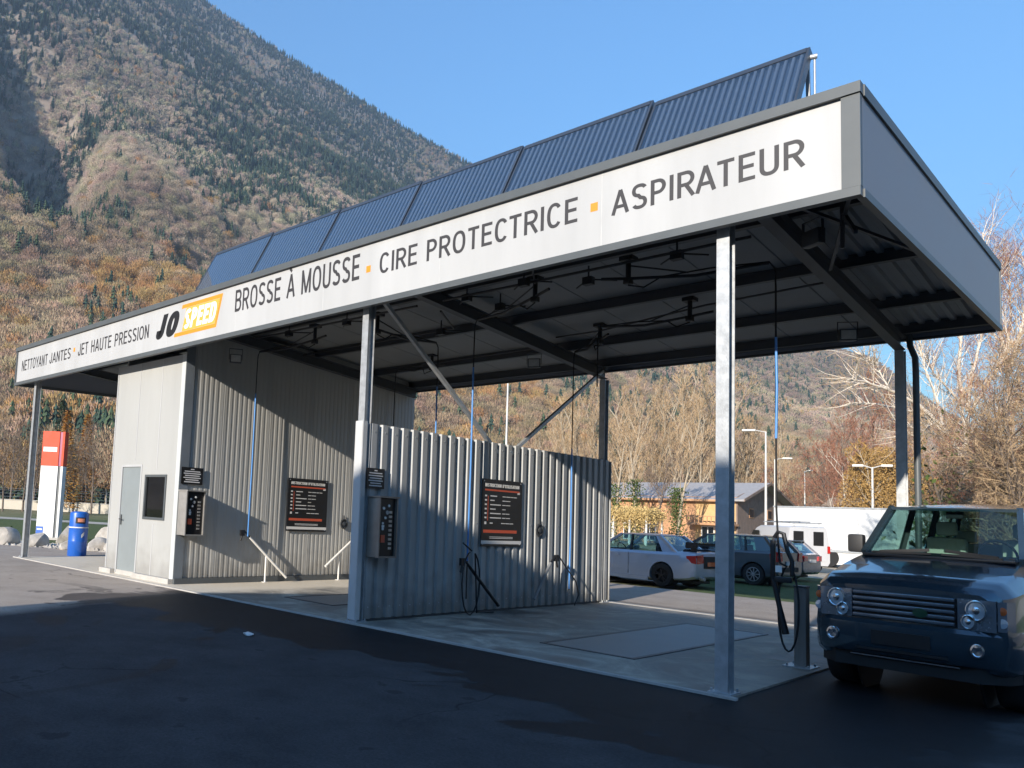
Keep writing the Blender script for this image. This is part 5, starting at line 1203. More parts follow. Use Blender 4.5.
def proto_bare(seed, n=230, fine=1.0):
    q = random.Random(seed); b = MB(); H = 1.0
    b.add([(-.012, 0, 0), (.012, -.01, 0), (.0, .012, 0), (0, 0, .75)], [(0, 1, 3), (1, 2, 3), (2, 0, 3)])
    lob = [(q.uniform(-.2, .2), q.uniform(-.2, .2), q.uniform(.4, .82), q.uniform(.13, .24)) for _ in range(6)] + [(0, 0, .6, .27)]
    for k in range(n):
        cx, cy, cz, cr = lob[k % len(lob)]
        a = q.uniform(0, 6.283); u = q.uniform(-.6, 1); s = math.sqrt(max(0, 1 - u * u)); rad = cr * q.uniform(.5, 1.05)
        p = Vector((cx + s * math.cos(a) * rad, cy + s * math.sin(a) * rad, cz + u * rad * 1.1))
        d = Vector((s * math.cos(a) * .5, s * math.sin(a) * .5, .75 + u * .3)).normalized(); sd = Vector((q.uniform(-1, 1), q.uniform(-1, 1), q.uniform(-.3, .3))).normalized()
        L = q.uniform(.05, .12) * (.5 + .5 * fine); w_ = q.uniform(.012, .03) * fine
        b.add([p - sd * w_, p + sd * w_, p + d * L, ], [(0, 1, 2)])
    return b
def proto_conifer(seed):
    q = random.Random(seed); b = MB(); b.tube([(0, 0, 0), (0, 0, .95)], [.014, .003], 4)
    n = 15
    for i in range(n):
        z = .12 + .86 * i / n; r = .20 * (1 - z) ** .8 + .012
        m = 9 if i < 10 else 6
        for k in range(m):
            a = 6.283 * k / m + i * 1.1 + q.uniform(-.2, .2); rr = r * q.uniform(.7, 1.15); a2 = 6.283 / m * .52
            b.add([(0, 0, z + .05), (rr * .75 * math.cos(a - a2), rr * .75 * math.sin(a - a2), z - .01), (rr * math.cos(a), rr * math.sin(a), z - .045 * q.uniform(.4, 1.4)), (rr * .75 * math.cos(a + a2), rr * .75 * math.sin(a + a2), z - .01)], [(0, 1, 2), (0, 2, 3)])
    return b
M['forest'] = leaf_mat('forest_tree')
protos = []
for i in range(4): protos.append((proto_bare(i), 'bare_tree_kind'))
for i in range(2): protos.append((proto_conifer(20 + i), 'conifer_kind'))
for i in range(3): protos.append((proto_bare(50 + i, 2000, .27), 'bare_tree_kind'))
pobs = []
for b, nm in protos:
    me = bpy.data.meshes.new(nm); me.from_pydata(b.v, [], b.f); me.materials.append(M['forest']); pobs.append(bpy.data.objects.new(nm, me))   # kept out of the scene: only the scatter uses them
N = 135000
u = rng.rand(N); az = rng.rand(N) * 96 - 10
r0 = foot(az) + 2; rr4 = r0 + (RR_ + 12 - r0) * (u ** 1.12)
h = terrain(az, rr4); s = (rr4 - r0) / (RR_ - r0)
X = CAMX - np.sin(np.radians(az)) * rr4; Yy = CAMY + np.cos(np.radians(az)) * rr4
el = np.degrees(np.arctan2(h, rr4))
patch = fbm(X / 70, Yy / 70, 31); p2 = fbm(X / 38, Yy / 38, 77); p3 = fbm(X / 25, Yy / 25, 50)
pc = np.clip(.05 + .92 * np.clip((s - .22) / .38, 0, 1) + (patch - .5) * 2.6 + (p3 - .5) * 1.0, .03, .93) * np.clip((az - 8) / 30, .15, 1)
con = rng.rand(N) < pc
kind = np.where(con, 4 + rng.randint(0, 2, N), np.where(rr4 < 520, 6 + rng.randint(0, 3, N), rng.randint(0, 4, N)))
pal = np.array([(.36, .28, .22), (.42, .30, .25), (.31, .27, .20), (.44, .35, .255), (.36, .33, .21)])
c = pal[rng.randint(0, 5, N)]
w = np.clip((p2 - .5) * 5, -1, 1)[:, None]
c = c * (1 + .22 * w) * (1 - .22 * np.clip((s - .3) / .4, 0, 1))[:, None]
low = np.clip((.33 - s) / .2, 0, 1)[:, None]; c = c * (1 + low * np.array([-.08, -.16, -.26]))
org = (~con) & (((p3 > .60) & (el < 17) & (az > 30) & (rng.rand(N) < .42)) | (rng.rand(N) < .03) | ((np.abs(az - 60.5) < 4.5) & (np.abs(el - 13.6) < 1.6) & (rng.rand(N) < .75)) | ((np.abs(az - 37) < 4) & (np.abs(el - 8.5) < 2.0) & (rng.rand(N) < .6)))
c[org] = np.array([(.42, .25, .10), (.38, .20, .09), (.42, .29, .12)])[rng.randint(0, 3, org.sum())]
rt_ = az < 36; c[rt_ & ~org] = c[rt_ & ~org] * np.array([1.10, 1.06, 1.02])
cc = np.array([(.052, .090, .062), (.068, .108, .075), (.088, .125, .065)])[rng.randint(0, 3, N)]; cc = cc * np.where(rr4 < 520, .8, 1.0)[:, None]
c = np.where(con[:, None], cc, c) * (1 + .16 * (rng.rand(N)[:, None] - .5))
hgt = np.where(con, 10 + 12 * rng.rand(N) ** 1.5, 8 + 9 * rng.rand(N)) * np.clip(1.05 - .9 * s, .48, .95)
me = bpy.data.meshes.new('forest'); me.from_pydata(list(zip(X.tolist(), Yy.tolist(), (h - .6).tolist())), [], [])
for nm, ty, data in (('treecol', 'FLOAT_COLOR', np.c_[c, np.ones(N)].ravel()), ('kindno', 'INT', kind), ('hgt', 'FLOAT', hgt), ('turn', 'FLOAT', rng.rand(N) * 6.28)):
    a = me.attributes.new(nm, ty, 'POINT'); a.data.foreach_set('color' if ty == 'FLOAT_COLOR' else 'value', data)
fo = bpy.data.objects.new('forest', me); COL.objects.link(fo)
tag(fo, 'winter forest of bare and evergreen trees covering the mountain slopes', 'forest', kind='stuff')
ng = bpy.data.node_groups.new('scatter', 'GeometryNodeTree'); ng.interface.new_socket('Geometry', in_out='INPUT', socket_type='NodeSocketGeometry'); ng.interface.new_socket('Geometry', in_out='OUTPUT', socket_type='NodeSocketGeometry')
gi = ng.nodes.new('NodeGroupInput'); go = ng.nodes.new('NodeGroupOutput'); iop = ng.nodes.new('GeometryNodeInstanceOnPoints'); iop.inputs['Pick Instance'].default_value = True
g2i = ng.nodes.new('GeometryNodeJoinGeometry')
for po in reversed(pobs):
    oi = ng.nodes.new('GeometryNodeObjectInfo'); oi.inputs['Object'].default_value = po; oi.inputs['As Instance'].default_value = True; ng.links.new(oi.outputs['Geometry'], g2i.inputs[0])
def named(n, ty): q = ng.nodes.new('GeometryNodeInputNamedAttribute'); q.data_type = ty; q.inputs['Name'].default_value = n; return q.outputs['Attribute']
ng.links.new(gi.outputs[0], iop.inputs['Points']); ng.links.new(g2i.outputs[0], iop.inputs['Instance']); ng.links.new(named('kindno', 'INT'), iop.inputs['Instance Index'])
cx = ng.nodes.new('ShaderNodeCombineXYZ'); ng.links.new(named('turn', 'FLOAT'), cx.inputs[2]); ng.links.new(cx.outputs[0], iop.inputs['Rotation']); ng.links.new(named('hgt', 'FLOAT'), iop.inputs['Scale'])
ng.links.new(iop.outputs[0], go.inputs[0])
fo.modifiers.new('scatter', 'NODES').node_group = ng

# ---------------------------------------------------------------- single trees in the valley
def bare_tree(seed, H, spread=.55, trunk=.16, up_=.35, levels=4, twig=.022, start=.25, lean=(0, 0), forks=1, droop=0.0, n1=11, tl=.5, dens=1.0):
    """returns (wood, twigs) meshes of a leafless tree of height H"""
    q = random.Random(seed); wood = MB(); tw = MB()
    def rv(): return Vector((q.gauss(0, 1), q.gauss(0, 1), q.gauss(0, 1))).normalized()
    def ribbon3(p, d, L, w_):
        s = d.cross(rv()).normalized() * w_; m = p + d * L * .5 + rv() * L * .06; e = p + d * L + rv() * L * .1 - Vector((0, 0, droop * L))
        tw.add([p - s, p + s, m + s * .7, m - s * .7, e], [(0, 1, 2, 3), (3, 2, 4)])
        return m, e
    def grow(p, d, L, r, lv):
        n = 5 if lv == 0 else 4; pts = [p]; rs = [r]
        for i in range(n):
            d = (d + rv() * (.10 if lv == 0 else .20) + Vector((0, 0, up_ * (.1 if lv == 0 else .35) - droop * .3 * lv))).normalized(); p = p + d * L / n; pts.append(p); rs.append(r * (1 - .82 * (i + 1) / n))
        wood.tube(pts, rs, 7 if lv == 0 else (5 if lv == 1 else 3), cap=False)
        k = int({0: n1, 1: 7, 2: 6}.get(lv, 5) * dens)
        for i in range(k):
            t = (start if lv == 0 else .2) + (1 - (start if lv == 0 else .2)) * (i + q.random() * .7) / k; t = min(t, .99)
            j = min(int(t * n), n - 1); f = t * n - j; bp = pts[j].lerp(pts[j + 1], f); ax = (pts[j + 1] - pts[j]).normalized()
            side = ax.cross(rv()).normalized(); nd = (ax * (1 - spread) + side * spread + Vector((0, 0, up_ * .4))).normalized()
            nl = L * (tl if lv == 0 else .52) * (1.1 - .6 * t) * q.uniform(.75, 1.2)
            if lv + 1 >= levels - 1:
                m, e = ribbon3(bp, nd, nl, twig)
                for _ in range(4):
                    b0 = bp.lerp(e, q.uniform(.2, .9)); dd = (nd + rv() * .6 + Vector((0, 0, .2 - droop))).normalized(); m2, e2 = ribbon3(b0, dd, nl * .5 * q.uniform(.6, 1.2), twig * .7)
                    ribbon3(b0.lerp(e2, .5), (dd + rv() * .7).normalized(), nl * .3, twig * .55)
            else: grow(bp, nd, nl, r * .42 * (1.1 - .5 * t), lv + 1)
    for k in range(forks):
        a = 2.1 * k + seed; dd = Vector((lean[0] + (math.cos(a) * .22 if forks > 1 else 0), lean[1] + (math.sin(a) * .22 if forks > 1 else 0), 1)).normalized()
        grow(Vector((0, 0, -.1)), dd, H * q.uniform(.86, .97), trunk * (1 if k == 0 else .75), 0)
    return wood, tw
def leaf_clumps(n, f, size, seed=1):
    """n small leaf clusters placed by f(random) -> point"""
    q = random.Random(seed); b = MB()
    for _ in range(n):
        p = Vector(f(q)); s = size * q.uniform(.5, 1.3)
        a = Vector((q.gauss(0, 1), q.gauss(0, 1), q.gauss(0, 1))).normalized(); c_ = a.cross(Vector((q.gauss(0, 1), q.gauss(0, 1), q.gauss(0, 1)))).normalized()
        b.add([p - a * s, p + c_ * s * .6, p + a * s, p - c_ * s * .6], [(0, 1, 2, 3)])
    return b
def tree_thing(name, loc, wood, tw, mw_, mt_, label, cat='tree', group=None, leaf=None, leafmat=None, leafname='foliage'):
    t = empty(name, loc, 0, label, cat, group)
    wood.build('trunk', mw_, t, 60); tw.build('crown', mt_, t)
    if leaf: leaf.build(leafname, leafmat, t)
    return t
bark_b = mat('pale_bark', (.40, .33, .24), .9, var=.2); bark_g = mat('grey_brown_bark', (.17, .13, .10), .9, var=.2); bark_w = mat('white_birch_bark', (.66, .58, .48), .8, var=.3, scale=5)
tw_b = leaf_mat('beige_twigs', False, (.42, .295, .175)); tw_g = leaf_mat('grey_brown_twigs', False, (.20, .145, .105)); tw_r = leaf_mat('reddish_twigs', False, (.29, .135, .085)); tw_o = leaf_mat('orange_needles', False, (.52, .27, .06))
tw_y = leaf_mat('yellow_twigs', False, (.38, .235, .085)); tw_p = leaf_mat('pale_yellow_leaves', False, (.55, .40, .17)); gr_i = leaf_mat('ivy_leaves', False, (.075, .105, .03)); gr_d = leaf_mat('dark_leaves', False, (.03, .055, .02))
VG = 'leafless trees along the foot of the slope'
wA = bare_tree(1, 17, .42, .20, .55, 4, .020, .25, n1=15, tl=.42)
poplar = tree_thing('bare_tree', place(700, 104), *wA, bark_b, tw_b, 'tall beige leafless tree with upright limbs along the foot of the slope', 'tree', VG)
wB = bare_tree(2, 13, .6, .18, .3, 4, .022, .2, n1=13, tl=.5)
round_ = tree_thing('bare_tree', place(640, 125), *wB, bark_g, tw_g, 'rounded grey brown leafless tree along the foot of the slope', 'tree', VG)
wC = bare_tree(3, 12, .62, .16, .3, 4, .022, .15, forks=2, n1=12, tl=.5)
redt = tree_thing('bare_tree', place(850, 100), *wC, bark_g, tw_r, 'reddish leafless tree along the foot of the slope', 'tree', VG)
q = random.Random(12)
wD = bare_tree(9, 19, .40, .16, .6, 4, .022, .2, n1=16, tl=.4)
redp = tree_thing('bare_tree', place(880, 104), *wD, bark_g, tw_r, 'tall reddish leafless tree along the foot of the slope', 'tree', VG)
protos_ = {'a': poplar, 'b': round_, 'c': redt, 'd': redp}
def more(kind, px, d, sc): copy_tree(protos_[kind], place(px, d), q.uniform(0, 6.28), scale=(sc * q.uniform(.9, 1.1), sc * q.uniform(.9, 1.1), sc * q.uniform(.92, 1.08)))
for px, d, sc in ((622, 118, .95), (655, 122, 1.05), (676, 112, .9), (715, 125, 1.1), (745, 120, .95), (600, 128, 1.1), (570, 125, 1.0), (540, 120, .9), (690, 140, 1.1), (640, 145, 1.15), (585, 140, 1.1), (730, 150, 1.05), (515, 135, .95), (485, 128, .9), (765, 138, .9)): more('a', px, d, sc)
for px, d, sc in ((560, 108, .8), (500, 118, .9), (460, 120, .9), (430, 125, .9), (610, 108, .6), (780, 130, .85), (815, 125, .8), (700, 165, 1.1), (8, 92, .62), (28, 98, .68), (52, 104, .7), (78, 92, .62), (96, 100, .72), (-20, 96, .75), (38, 122, .85), (66, 126, .8), (90, 128, .9), (15, 128, .95), (-8, 120, .95)): more('b', px, d, sc)
for px, d, sc in ((795, 118, .8), (870, 115, .95), (905, 112, .9), (930, 118, .95), (830, 130, .9), (960, 110, .9), (840, 110, .7)): more('c', px, d, sc)
for px, d, sc in ((845, 112, .9), (862, 120, 1.0), (905, 108, .8), (950, 122, .85), (1000, 120, .95), (828, 135, .9)): more('d', px, d, sc)
for px, d, sc in ((628, 108, 1.25), (648, 112, 1.2), (668, 106, 1.3), (688, 116, 1.3), (708, 110, 1.25), (612, 112, 1.2), (592, 110, 1.15), (725, 112, 1.1), (620, 130, 1.35), (640, 128, 1.3), (660, 132, 1.35), (680, 130, 1.3), (700, 128, 1.35), (745, 116, 1.0), (760, 124, 1.05), (780, 120, .95), (575, 116, 1.1), (545, 130, 1.1)): more('a', px, d, sc)
# trees wrapped in ivy in front of the long timber house
for i, (px, d, H, lab) in enumerate(((617, 84, 11, 'leftmost ivy covered trunk behind the silver saloon car'), (637, 84, 12, 'second ivy covered trunk, between the saloon roof and the slope'), (679, 82, 13, 'ivy covered tree in front of the middle of the timber house'))):
    w_, t_ = bare_tree(40 + i, H, .4, .16, .55, 4, .018, .35, n1=9, tl=.35)
    hh = H * (.52 if i < 2 else .42)
    lf = leaf_clumps(1300, lambda q, hh=hh: (q.gauss(0, .38) * (1.15 - .1 * i), q.gauss(0, .38), q.random() ** .8 * hh), .11, i)
    tree_thing('ivy_tree', place(px, d), w_, t_, bark_b, tw_b, lab, 'tree', None, lf, gr_i, 'ivy')
w_, t_ = bare_tree(50, 9, .5, .12, .4, 4, .02, .3, n1=10); tree_thing('dark_bare_tree', place(659, 83), w_, t_, bark_g, tw_g, 'dark leafless tree between the two windows of the timber house')
# birches at the right
BG = 'birches behind the off-road car'
def limb_tree(limbs, r0, seed, tw_len, ntw, twig=.008, d0=33):
    """a tree whose main limbs follow given lines; each limb: list of (px, py, distance), start radius"""
    q = random.Random(seed); wood = MB(); tw = MB()
    def rv(): return Vector((q.gauss(0, 1), q.gauss(0, 1), q.gauss(0, 1))).normalized()
    def rib(p, d, L, w_):
        s = d.cross(rv()).normalized() * w_; m = p + d * L * .5 + rv() * L * .05; e = p + d * L + rv() * L * .08; tw.add([p - s, p + s, m + s * .7, m - s * .7, e], [(0, 1, 2, 3), (3, 2, 4)]); return m, e
    base = place(limbs[0][0][0][0], limbs[0][0][0][2])
    for pts, r in limbs:
        P = []
        for px, py, d in pts: P.append(place(px, d, z_at(px, py, d)) - base)
        if pts is limbs[0][0]: P[0].z = -.1
        # smooth and roughen the line
        Q = [P[0]]
        for a, c_ in zip(P[:-1], P[1:]):
            for k in range(1, 5): Q.append(a.lerp(c_, k / 4) + rv() * (a - c_).length * .018)
        n = len(Q); rs = [r * (1 - .8 * k / (n - 1)) for k in range(n)]
        wood.tube(Q, rs, 6, cap=False)
        for k in range(ntw):
            t = q.random() ** .8 * (n - 1.01) if pts is not limbs[0][0] else (.35 + .65 * q.random()) * (n - 1.01)
            j = int(t); bp = Q[j].lerp(Q[j + 1], t - j); ax = (Q[j + 1] - Q[j]).normalized(); sd = ax.cross(rv()).normalized(); d = (ax * .6 + sd * .7 + Vector((0, 0, .35))).normalized(); L = tw_len * q.uniform(.35, 1.1)
            e0 = bp
            R_ = [bp]
            for s_ in range(3): d = (d + rv() * .22 + Vector((0, 0, .08))).normalized(); R_.append(R_[-1] + d * L / 3)
            wood.tube(R_, [.016, .011, .007, .003], 3, cap=False)
            for _ in range(7):
                u = q.uniform(.2, 3) * .999; jj = int(u); b0 = R_[jj].lerp(R_[jj + 1], u - jj); dd = (d + rv() * .8).normalized(); m, e = rib(b0, dd, L * .42 * q.uniform(.5, 1.2), twig)
                for _ in range(2): rib(b0.lerp(e, q.uniform(.3, .9)), (dd + rv() * .8).normalized(), L * .22, twig * .7)
    return base, wood, tw
b1 = [([(985, 540, 33), (968, 457, 33), (946, 424, 33)], .13), ([(946, 424, 33), (921, 402, 32.5), (893, 388, 32), (868, 380, 31.5), (848, 376, 31)], .075), ([(946, 424, 33), (915, 411, 33.5), (880, 402, 34), (853, 402, 34)], .055),
      ([(946, 424, 33), (942, 400, 33.5), (930, 366, 34), (922, 340, 34)], .06), ([(893, 388, 32), (882, 365, 32), (866, 352, 31.6)], .03), ([(940, 420, 33), (925, 432, 32), (905, 436, 31.5)], .025)]
bs, w_, t_ = limb_tree(b1, .13, 5, 1.5, 26, .006)
tree_thing('birch', bs, w_, t_, bark_w, tw_b, 'leaning birch whose long pale limbs reach left past the back right post', 'tree', BG)
b2 = [([(972, 540, 37), (970, 450, 37), (967, 404, 37)], .14), ([(967, 404, 37), (964, 370, 37), (968, 335, 37), (974, 300, 37)], .09), ([(967, 404, 37), (950, 384, 36.5), (938, 370, 36), (930, 350, 36)], .045), ([(970, 420, 37), (992, 385, 37.5), (1010, 355, 38), (1030, 330, 38)], .06),
      ([(972, 410, 37), (978, 370, 37.5), (990, 330, 38), (1000, 290, 38), (1003, 250, 38)], .07), ([(968, 340, 37), (952, 300, 37), (944, 270, 37)], .03)]
bs, w_, t_ = limb_tree(b2, .14, 8, 2.0, 34, .006)
tree_thing('birch', bs, w_, t_, bark_w, tw_r, 'tall birch with several upright pale limbs right of the leaning one', 'tree', BG)
b3 = [([(1022, 540, 40), (1018, 430, 40), (1012, 360, 40)], .15), ([(1012, 360, 40), (1006, 310, 40), (998, 262, 40), (992, 225, 40)], .09), ([(1012, 380, 40), (1030, 320, 40), (1040, 260, 40)], .08), ([(1012, 365, 40), (1020, 300, 41), (1018, 250, 41)], .06), ([(1008, 340, 40), (986, 310, 40), (975, 275, 40)], .04)]
bs, w_, t_ = limb_tree(b3, .15, 11, 2.3, 60, .007, 40)
tree_thing('birch', bs, w_, t_, bark_w, tw_r, 'birch with a dense reddish crown rising above the canopy corner', 'tree', BG)
for i, (px, d, H, lab) in enumerate(((1012, 26, 4.6, 'dense reddish brown leafless shrub behind the off-road car windscreen'), (1044, 24, 6.0, 'dense leafless shrub cut by the right edge of the picture'), (1030, 31, 6.8, 'tall brushwood behind the shrubs at the right edge'))):
    w_, t_ = bare_tree(70 + i, H, .6, .06, .3, 4, .005, .05, forks=6, n1=13, tl=.5)
    tree_thing('bare_shrub', place(px, d), w_, t_, bark_g, [tw_r, tw_b, tw_r][i], lab, 'shrub', 'leafless shrubs at the right edge')
w_, t_ = bare_tree(80, 4.6, .5, .08, .3, 4, .01, .1, forks=3, n1=8)
lf = leaf_clumps(2600, lambda q: (q.gauss(0, .62), q.gauss(0, .62), abs(q.gauss(0, 1)) * 1.5 + .8 * q.random()), .085, 4)
tree_thing('ivy_shrub', place(966, 29), w_, t_, bark_g, tw_g, 'green ivy covered shrub above the roof of the off-road car', 'shrub', None, lf, gr_i, 'ivy')
# yellow willow and its neighbours
w_, t_ = bare_tree(90, 7.4, .5, .18, .5, 4, .03, .12, forks=3, n1=13, tl=.5)
lf = leaf_clumps(26000, lambda q: (lambda a, r, z: (math.cos(a) * r * 2.7 * (1 - .45 * z ** 3), math.sin(a) * r * 2.7 * (1 - .45 * z ** 3), .7 + 7.0 * z * (1 - .12 * r)))(q.uniform(0, 6.28), q.random() ** .45, q.random()), .055, 6)
tree_thing('yellow_willow', place(884, 62), w_, t_, bark_b, tw_y, 'compact golden yellow willow behind the white trailer', 'tree', None, lf, tw_y)
w_, t_ = bare_tree(91, 6.5, .5, .15, .5, 4, .03, .12, forks=3, n1=12, tl=.5); lf = leaf_clumps(2500, lambda q: (q.gauss(0, 1.3), q.gauss(0, 1.3), .6 + 5.5 * q.random()), .16, 9)
tree_thing('yellow_willow', place(917, 70), w_, t_, bark_b, tw_y, 'smaller golden yellow willow right of the back posts', 'tree', None, lf, tw_y)
w_, t_ = bare_tree(92, 7.5, .55, .10, .4, 4, .018, .2, n1=9); tree_thing('pale_birch', place(853, 64), w_, t_, bark_w, tw_r, 'thin pale birch left of the golden willow')
# larches on the left
def larch(H, seed):
    q = random.Random(seed); w = MB(); w.tube([(0, 0, 0), (0, 0, H)], [.16, .02], 6); b = MB()
    for k in range(2400):
        z = q.random() ** 1.25; r = (1 - z) * H * .17 * q.uniform(.3, 1.05) + .05; a = q.uniform(0, 6.28); p = Vector((math.cos(a) * r, math.sin(a) * r, H * (.06 + .94 * z))); d = Vector((math.cos(a), math.sin(a), -.15)); s = Vector((-math.sin(a), math.cos(a), q.uniform(-.5, .5))); L = q.uniform(.2, .5)
        b.add([p - s * .10, p + s * .10, p + d * L], [(0, 1, 2)])
    return w, b
w_, t_ = larch(11.5, 1); L1 = tree_thing('larch', place(66, 92), w_, t_, bark_g, tw_o, 'pointed orange larch just behind the top of the pylon', 'tree', 'larches below the slope')
copy_tree(L1, place(86, 108), 1.0, 'pointed yellowish larch right of the one behind the pylon', scale=(1.1, 1.1, 1.12))
w_, t_ = larch(14, 5); tree_thing('spruce', place(60, 104), w_, t_, bark_g, gr_d, 'dark green spruce behind the orange larch on the left')
lf = leaf_clumps(1500, lambda q: (q.gauss(0, .5), q.gauss(0, .5), abs(q.gauss(0, .45))), .05, 3); w_, t_ = bare_tree(95, .9, .6, .02, .3, 3, .006, .1, forks=4)
tree_thing('dark_bush', (-24.9, .9, 0), w_, t_, bark_g, gr_d, 'small dark green bush at the left edge behind the boulders', 'bush', None, lf, gr_d)

# ---------------------------------------------------------------- buildings across the yard
M['timber'] = mat('orange_timber', (.50, .27, .14), .8, var=.2, scale=1.2, streak=True); M['timber_dark'] = mat('dark_timber', (.26, .19, .15), .85, var=.25, scale=2); M['slate'] = mat('grey_roof', (.36, .34, .33), .7, var=.15)
c0 = place(738, 88); W, Dp, eh = 15.5, 13.0, z_at(738, 497, 88); rh = z_at(768, 485, 96)
t = empty('timber_house', (c0.x, c0.y, 0), 0, 'long orange timber house with a grey roof and a dark gable behind the parked cars', 'house')
b = MB(); b.box(-W, 0, 0, .2, 0, eh); wl = b.build('front_wall', M['timber'], t)
b = MB(); b.box(-3.9, -.0, -.02, -.005, 0.6, eh - .1); b.build('light_panel', mat('yellow_timber', (.60, .38, .17), .8), wl)
b = MB(); b.prism([(.0, 0), (Dp, 0), (Dp, eh), (Dp / 2, rh), (.0, eh)], 0, .001, .15); b.build('gable_wall', M['timber_dark'], t)
b = MB(); b.box(-W, -.1, Dp - .2, Dp, 0, eh); b.build('back_wall', M['timber_dark'], t)
b = MB(); b.prism([(-.7, eh - .25), (Dp / 2, rh + .12), (Dp + .7, eh - .25), (Dp + .7, eh - .43), (Dp / 2, rh - .08), (-.7, eh - .43)], 0, -W - .3, 1.0); b.build('roof', M['slate'], t)
b = MB(); b.prism([(-.72, eh - .20), (Dp / 2, rh + .17), (Dp + .72, eh - .20), (Dp + .72, eh - .45), (Dp / 2, rh - .1), (-.72, eh - .45)], 0, 1.003, 1.08); b.build('verge', M['timber_dark'], t)
b = MB(); b.box(-W, -.3, -.75, -.70, eh - .5, eh - .3); b.build('gutter', M['timber'], t)
b = MB(); b.box(-4.2, .3, -1.5, -.02, 2.1, 2.3); b.box(-4.2, .3, -1.5, -1.42, 2.9, 3.0)
for k in range(12): b.box(-4.2 + k * .4, -4.12 + k * .4, -1.5, -1.44, 2.3, 2.9)
b.build('balcony', M['timber'], t)
for x in (-14.2, -11.6, -9.3, -3.3, -1.5):
    b = MB(); b.box(x, x + 1.3, -.06, -.02, .2 if x < -8 else .4, 2.0); wn = b.build('window', M['white_paint'], t); b = MB(); b.box(x + .1, x + .6, -.08, -.061, .3, 1.9); b.box(x + .7, x + 1.2, -.08, -.061, .3, 1.9); b.build('pane', M['window'], wn)
for y in (3, 8):
    b = MB(); b.box(.16, .2, y, y + 1.2, 3.0, 4.0); wn = b.build('window', M['timber'], t); b = MB(); b.box(.201, .21, y + .1, y + 1.1, 3.1, 3.9); b.build('pane', M['poster'], wn)
# vine pergola
c0 = place(615, 76); t = empty('vine_pergola', (c0.x, c0.y, 0), R(-5), 'low pergola covered in yellow autumn leaves left of the timber house', 'pergola')
b = MB()
for x in (0, 1.6, 3.2):
    for y in (0, 2.5): b.box(x, x + .12, y, y + .12, 0, 2.6)
b.build('frame', M['white_paint'], t)
lf = leaf_clumps(12000, lambda q: (q.uniform(-.3, 3.6), q.uniform(-.4, 2.9), 2.75 + q.gauss(0, .28) - (abs(q.gauss(0, .6)) if q.random() < .45 else 0)), .075, 8); lf.build('vine', tw_p, t)
# white house with red verge at the right
c0 = place(936, 58); h0 = z_at(936, 501, 58)
t = empty('white_house', (c0.x, c0.y, 0), R(0), 'white gabled house with a red brown verge behind the off-road car', 'house')
hz = z_at(962, 476, 60)
b = MB(); b.prism([(0, 0), (7, 0), (7, h0 - .1), (3.5, hz - .05), (0, h0 - .1)], 1, 0, 7); b.build('wall', M['white_paint'], t)
b = MB(); b.prism([(-.6, h0 - .55), (3.5, hz + .12), (7.6, h0 - .55), (7.6, h0 - .75), (3.5, hz - .08), (-.6, h0 - .75)], 1, -.5, 7.3); rf = b.build('roof', M['tile'], t)
b = MB(); b.prism([(-.62, h0 - .50), (3.5, hz + .18), (7.62, h0 - .50), (7.62, h0 - .80), (3.5, hz - .1), (-.62, h0 - .80)], 1, -.56, -.503); b.build('verge', mat('red_brown_verge', (.32, .11, .07), .7), t)
b = MB(); b.box(.7, 1.3, 2.5, 3.1, h0, z_at(943, 468, 60)); b.box(.62, 1.38, 2.42, 3.18, z_at(943, 468, 60) + .003, z_at(943, 468, 60) + .12); b.build('chimney', M['white_paint'], rf)
b = MB(); b.box(2.6, 3.4, -.03, -.005, h0 - .6, h0 + .3); b.build('window', M['poster'], t)
# wooden shed behind the trailer
c0 = place(828, 78); zt_ = z_at(845, 497, 78)
t = empty('wooden_shed', (c0.x, c0.y, 0), R(-8), 'low brown wooden shed peeping over the white trailer', 'shed')
b = MB(); b.box(0, 3.6, 0, 3, 0, zt_ - .7); b.build('wall', M['timber'], t)
b = MB(); b.prism([(-.3, zt_ - .75), (1.5, zt_), (3.3, zt_ - .75)], 0, -.25, 3.85); b.build('roof', mat('tan_shingles', (.30, .22, .15), .9, var=.3), t)
b = MB(); b.cyl((1.3, -.02, zt_ - 1.15), .28, .015, 16, 1); b.build('round_sign', M['white_paint'], t)

# ---------------------------------------------------------------- street lamps, masts
M['lamp_metal'] = mat('pale_lamp_steel', (.60, .58, .54), .5, .2)
def lamp(px, py, d, heads, label, arm=1.1, side=-1):
    p = place(px, d); h = z_at(px, py, d)
    t = empty('street_lamp', p, R(az_of(px)), label, 'street lamp', 'street lamps across the yard')
    b = MB(); b.tube([(0, 0, 0), (0, 0, h * .5), (0, 0, h)], [.10, .085, .06], 10); b.cyl((0, 0, 0), .15, .25, 10); b.build('pole', M['lamp_metal'], t, 50)
    for s in ((side,) if heads == 1 else (-1, 1)):
        b = MB(); b.tube([(0, 0, h - .05), (s * arm * .5, 0, h + .08), (s * arm * .7, 0, h + .1)], .035, 6); b.box(min(s * arm * .6, s * arm * 1.4), max(s * arm * .6, s * arm * 1.4), -.16, .16, h + .03, h + .17, .03); b.build('lamp_head', M['lamp_metal'], t, 40)
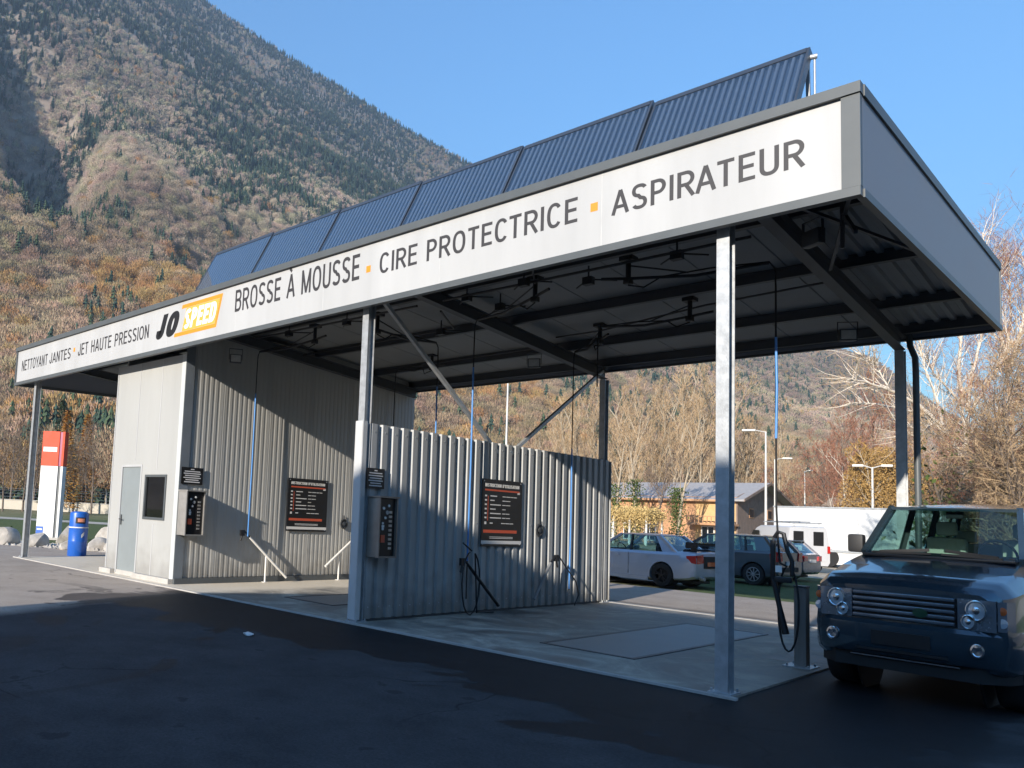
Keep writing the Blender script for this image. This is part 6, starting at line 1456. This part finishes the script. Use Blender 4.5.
lamp(768, 431, 66, 1, 'tallest street lamp rising behind the left end of the white trailer')
lamp(777, 459, 92, 1, 'shorter street lamp just right of the tallest one', side=1)
lamp(807, 471, 105, 1, 'thin street lamp over the middle of the white trailer', .6, 1)
lamp(875, 467, 60, 2, 'street lamp with two heads in front of the golden willow', .75)
p = place(507, 70); t = empty('white_mast', p, 0, 'thin white mast rising behind the corrugated partition', 'mast'); b = MB(); b.tube([(0, 0, 0), (0, 0, 17)], [.10, .06], 8); b.build('pole', M['white_paint'], t, 50); b = MB(); b.box(-.2, .2, -.2, .2, 0, .15); b.build('base', M['concrete'], t)
# low wall and wire fence on the left
a = place(-60, 112); c = place(118, 100); d = c - a; L = d.length; an = math.atan2(d.y, d.x)
t = empty('low_wall', a, an, 'long low cream wall beyond the meadow on the left', 'wall'); b = MB(); b.box(0, L, 0, .25, 0, 1.15); b.build('wall', M['render'], t); b = MB(); b.box(-.05, L + .05, -.06, .31, 1.153, 1.25); b.build('coping', M['concrete'], t)
t = empty('wire_fence', a + Vector((-1, 2, 0)), an, 'wire fence on tall concrete posts behind the low cream wall', 'fence')
k = 0
while k < L:
    b = MB(); b.tube([(k, 0, 0), (k, 0, 2.7), (k, -.35, 3.0)], .07, 6); b.build('post', M['concrete'], t, 40); k += 5.4
b = MB()
for z in (1.6, 2.0, 2.4, 2.65): b.tube([(0, 0, z), (L, 0, z)], .012, 4)
b.build('wires', M['galv'], t)

# ---------------------------------------------------------------- valley air
m = bpy.data.materials.new('valley_air'); m.use_nodes = True; nt = m.node_tree; nt.nodes.remove(nt.nodes['Principled BSDF'])
pv = nt.nodes.new('ShaderNodeVolumePrincipled'); pv.inputs['Color'].default_value = (.55, .75, 1, 1); pv.inputs['Density'].default_value = .00026; pv.inputs['Anisotropy'].default_value = .1
nt.links.new(pv.outputs[0], nt.nodes['Material Output'].inputs['Volume'])
b = MB(); b.box(-3050, 1550, -450, 3050, -3, 1000); hz_ = b.build('haze', m); tag(hz_, kind='stuff')
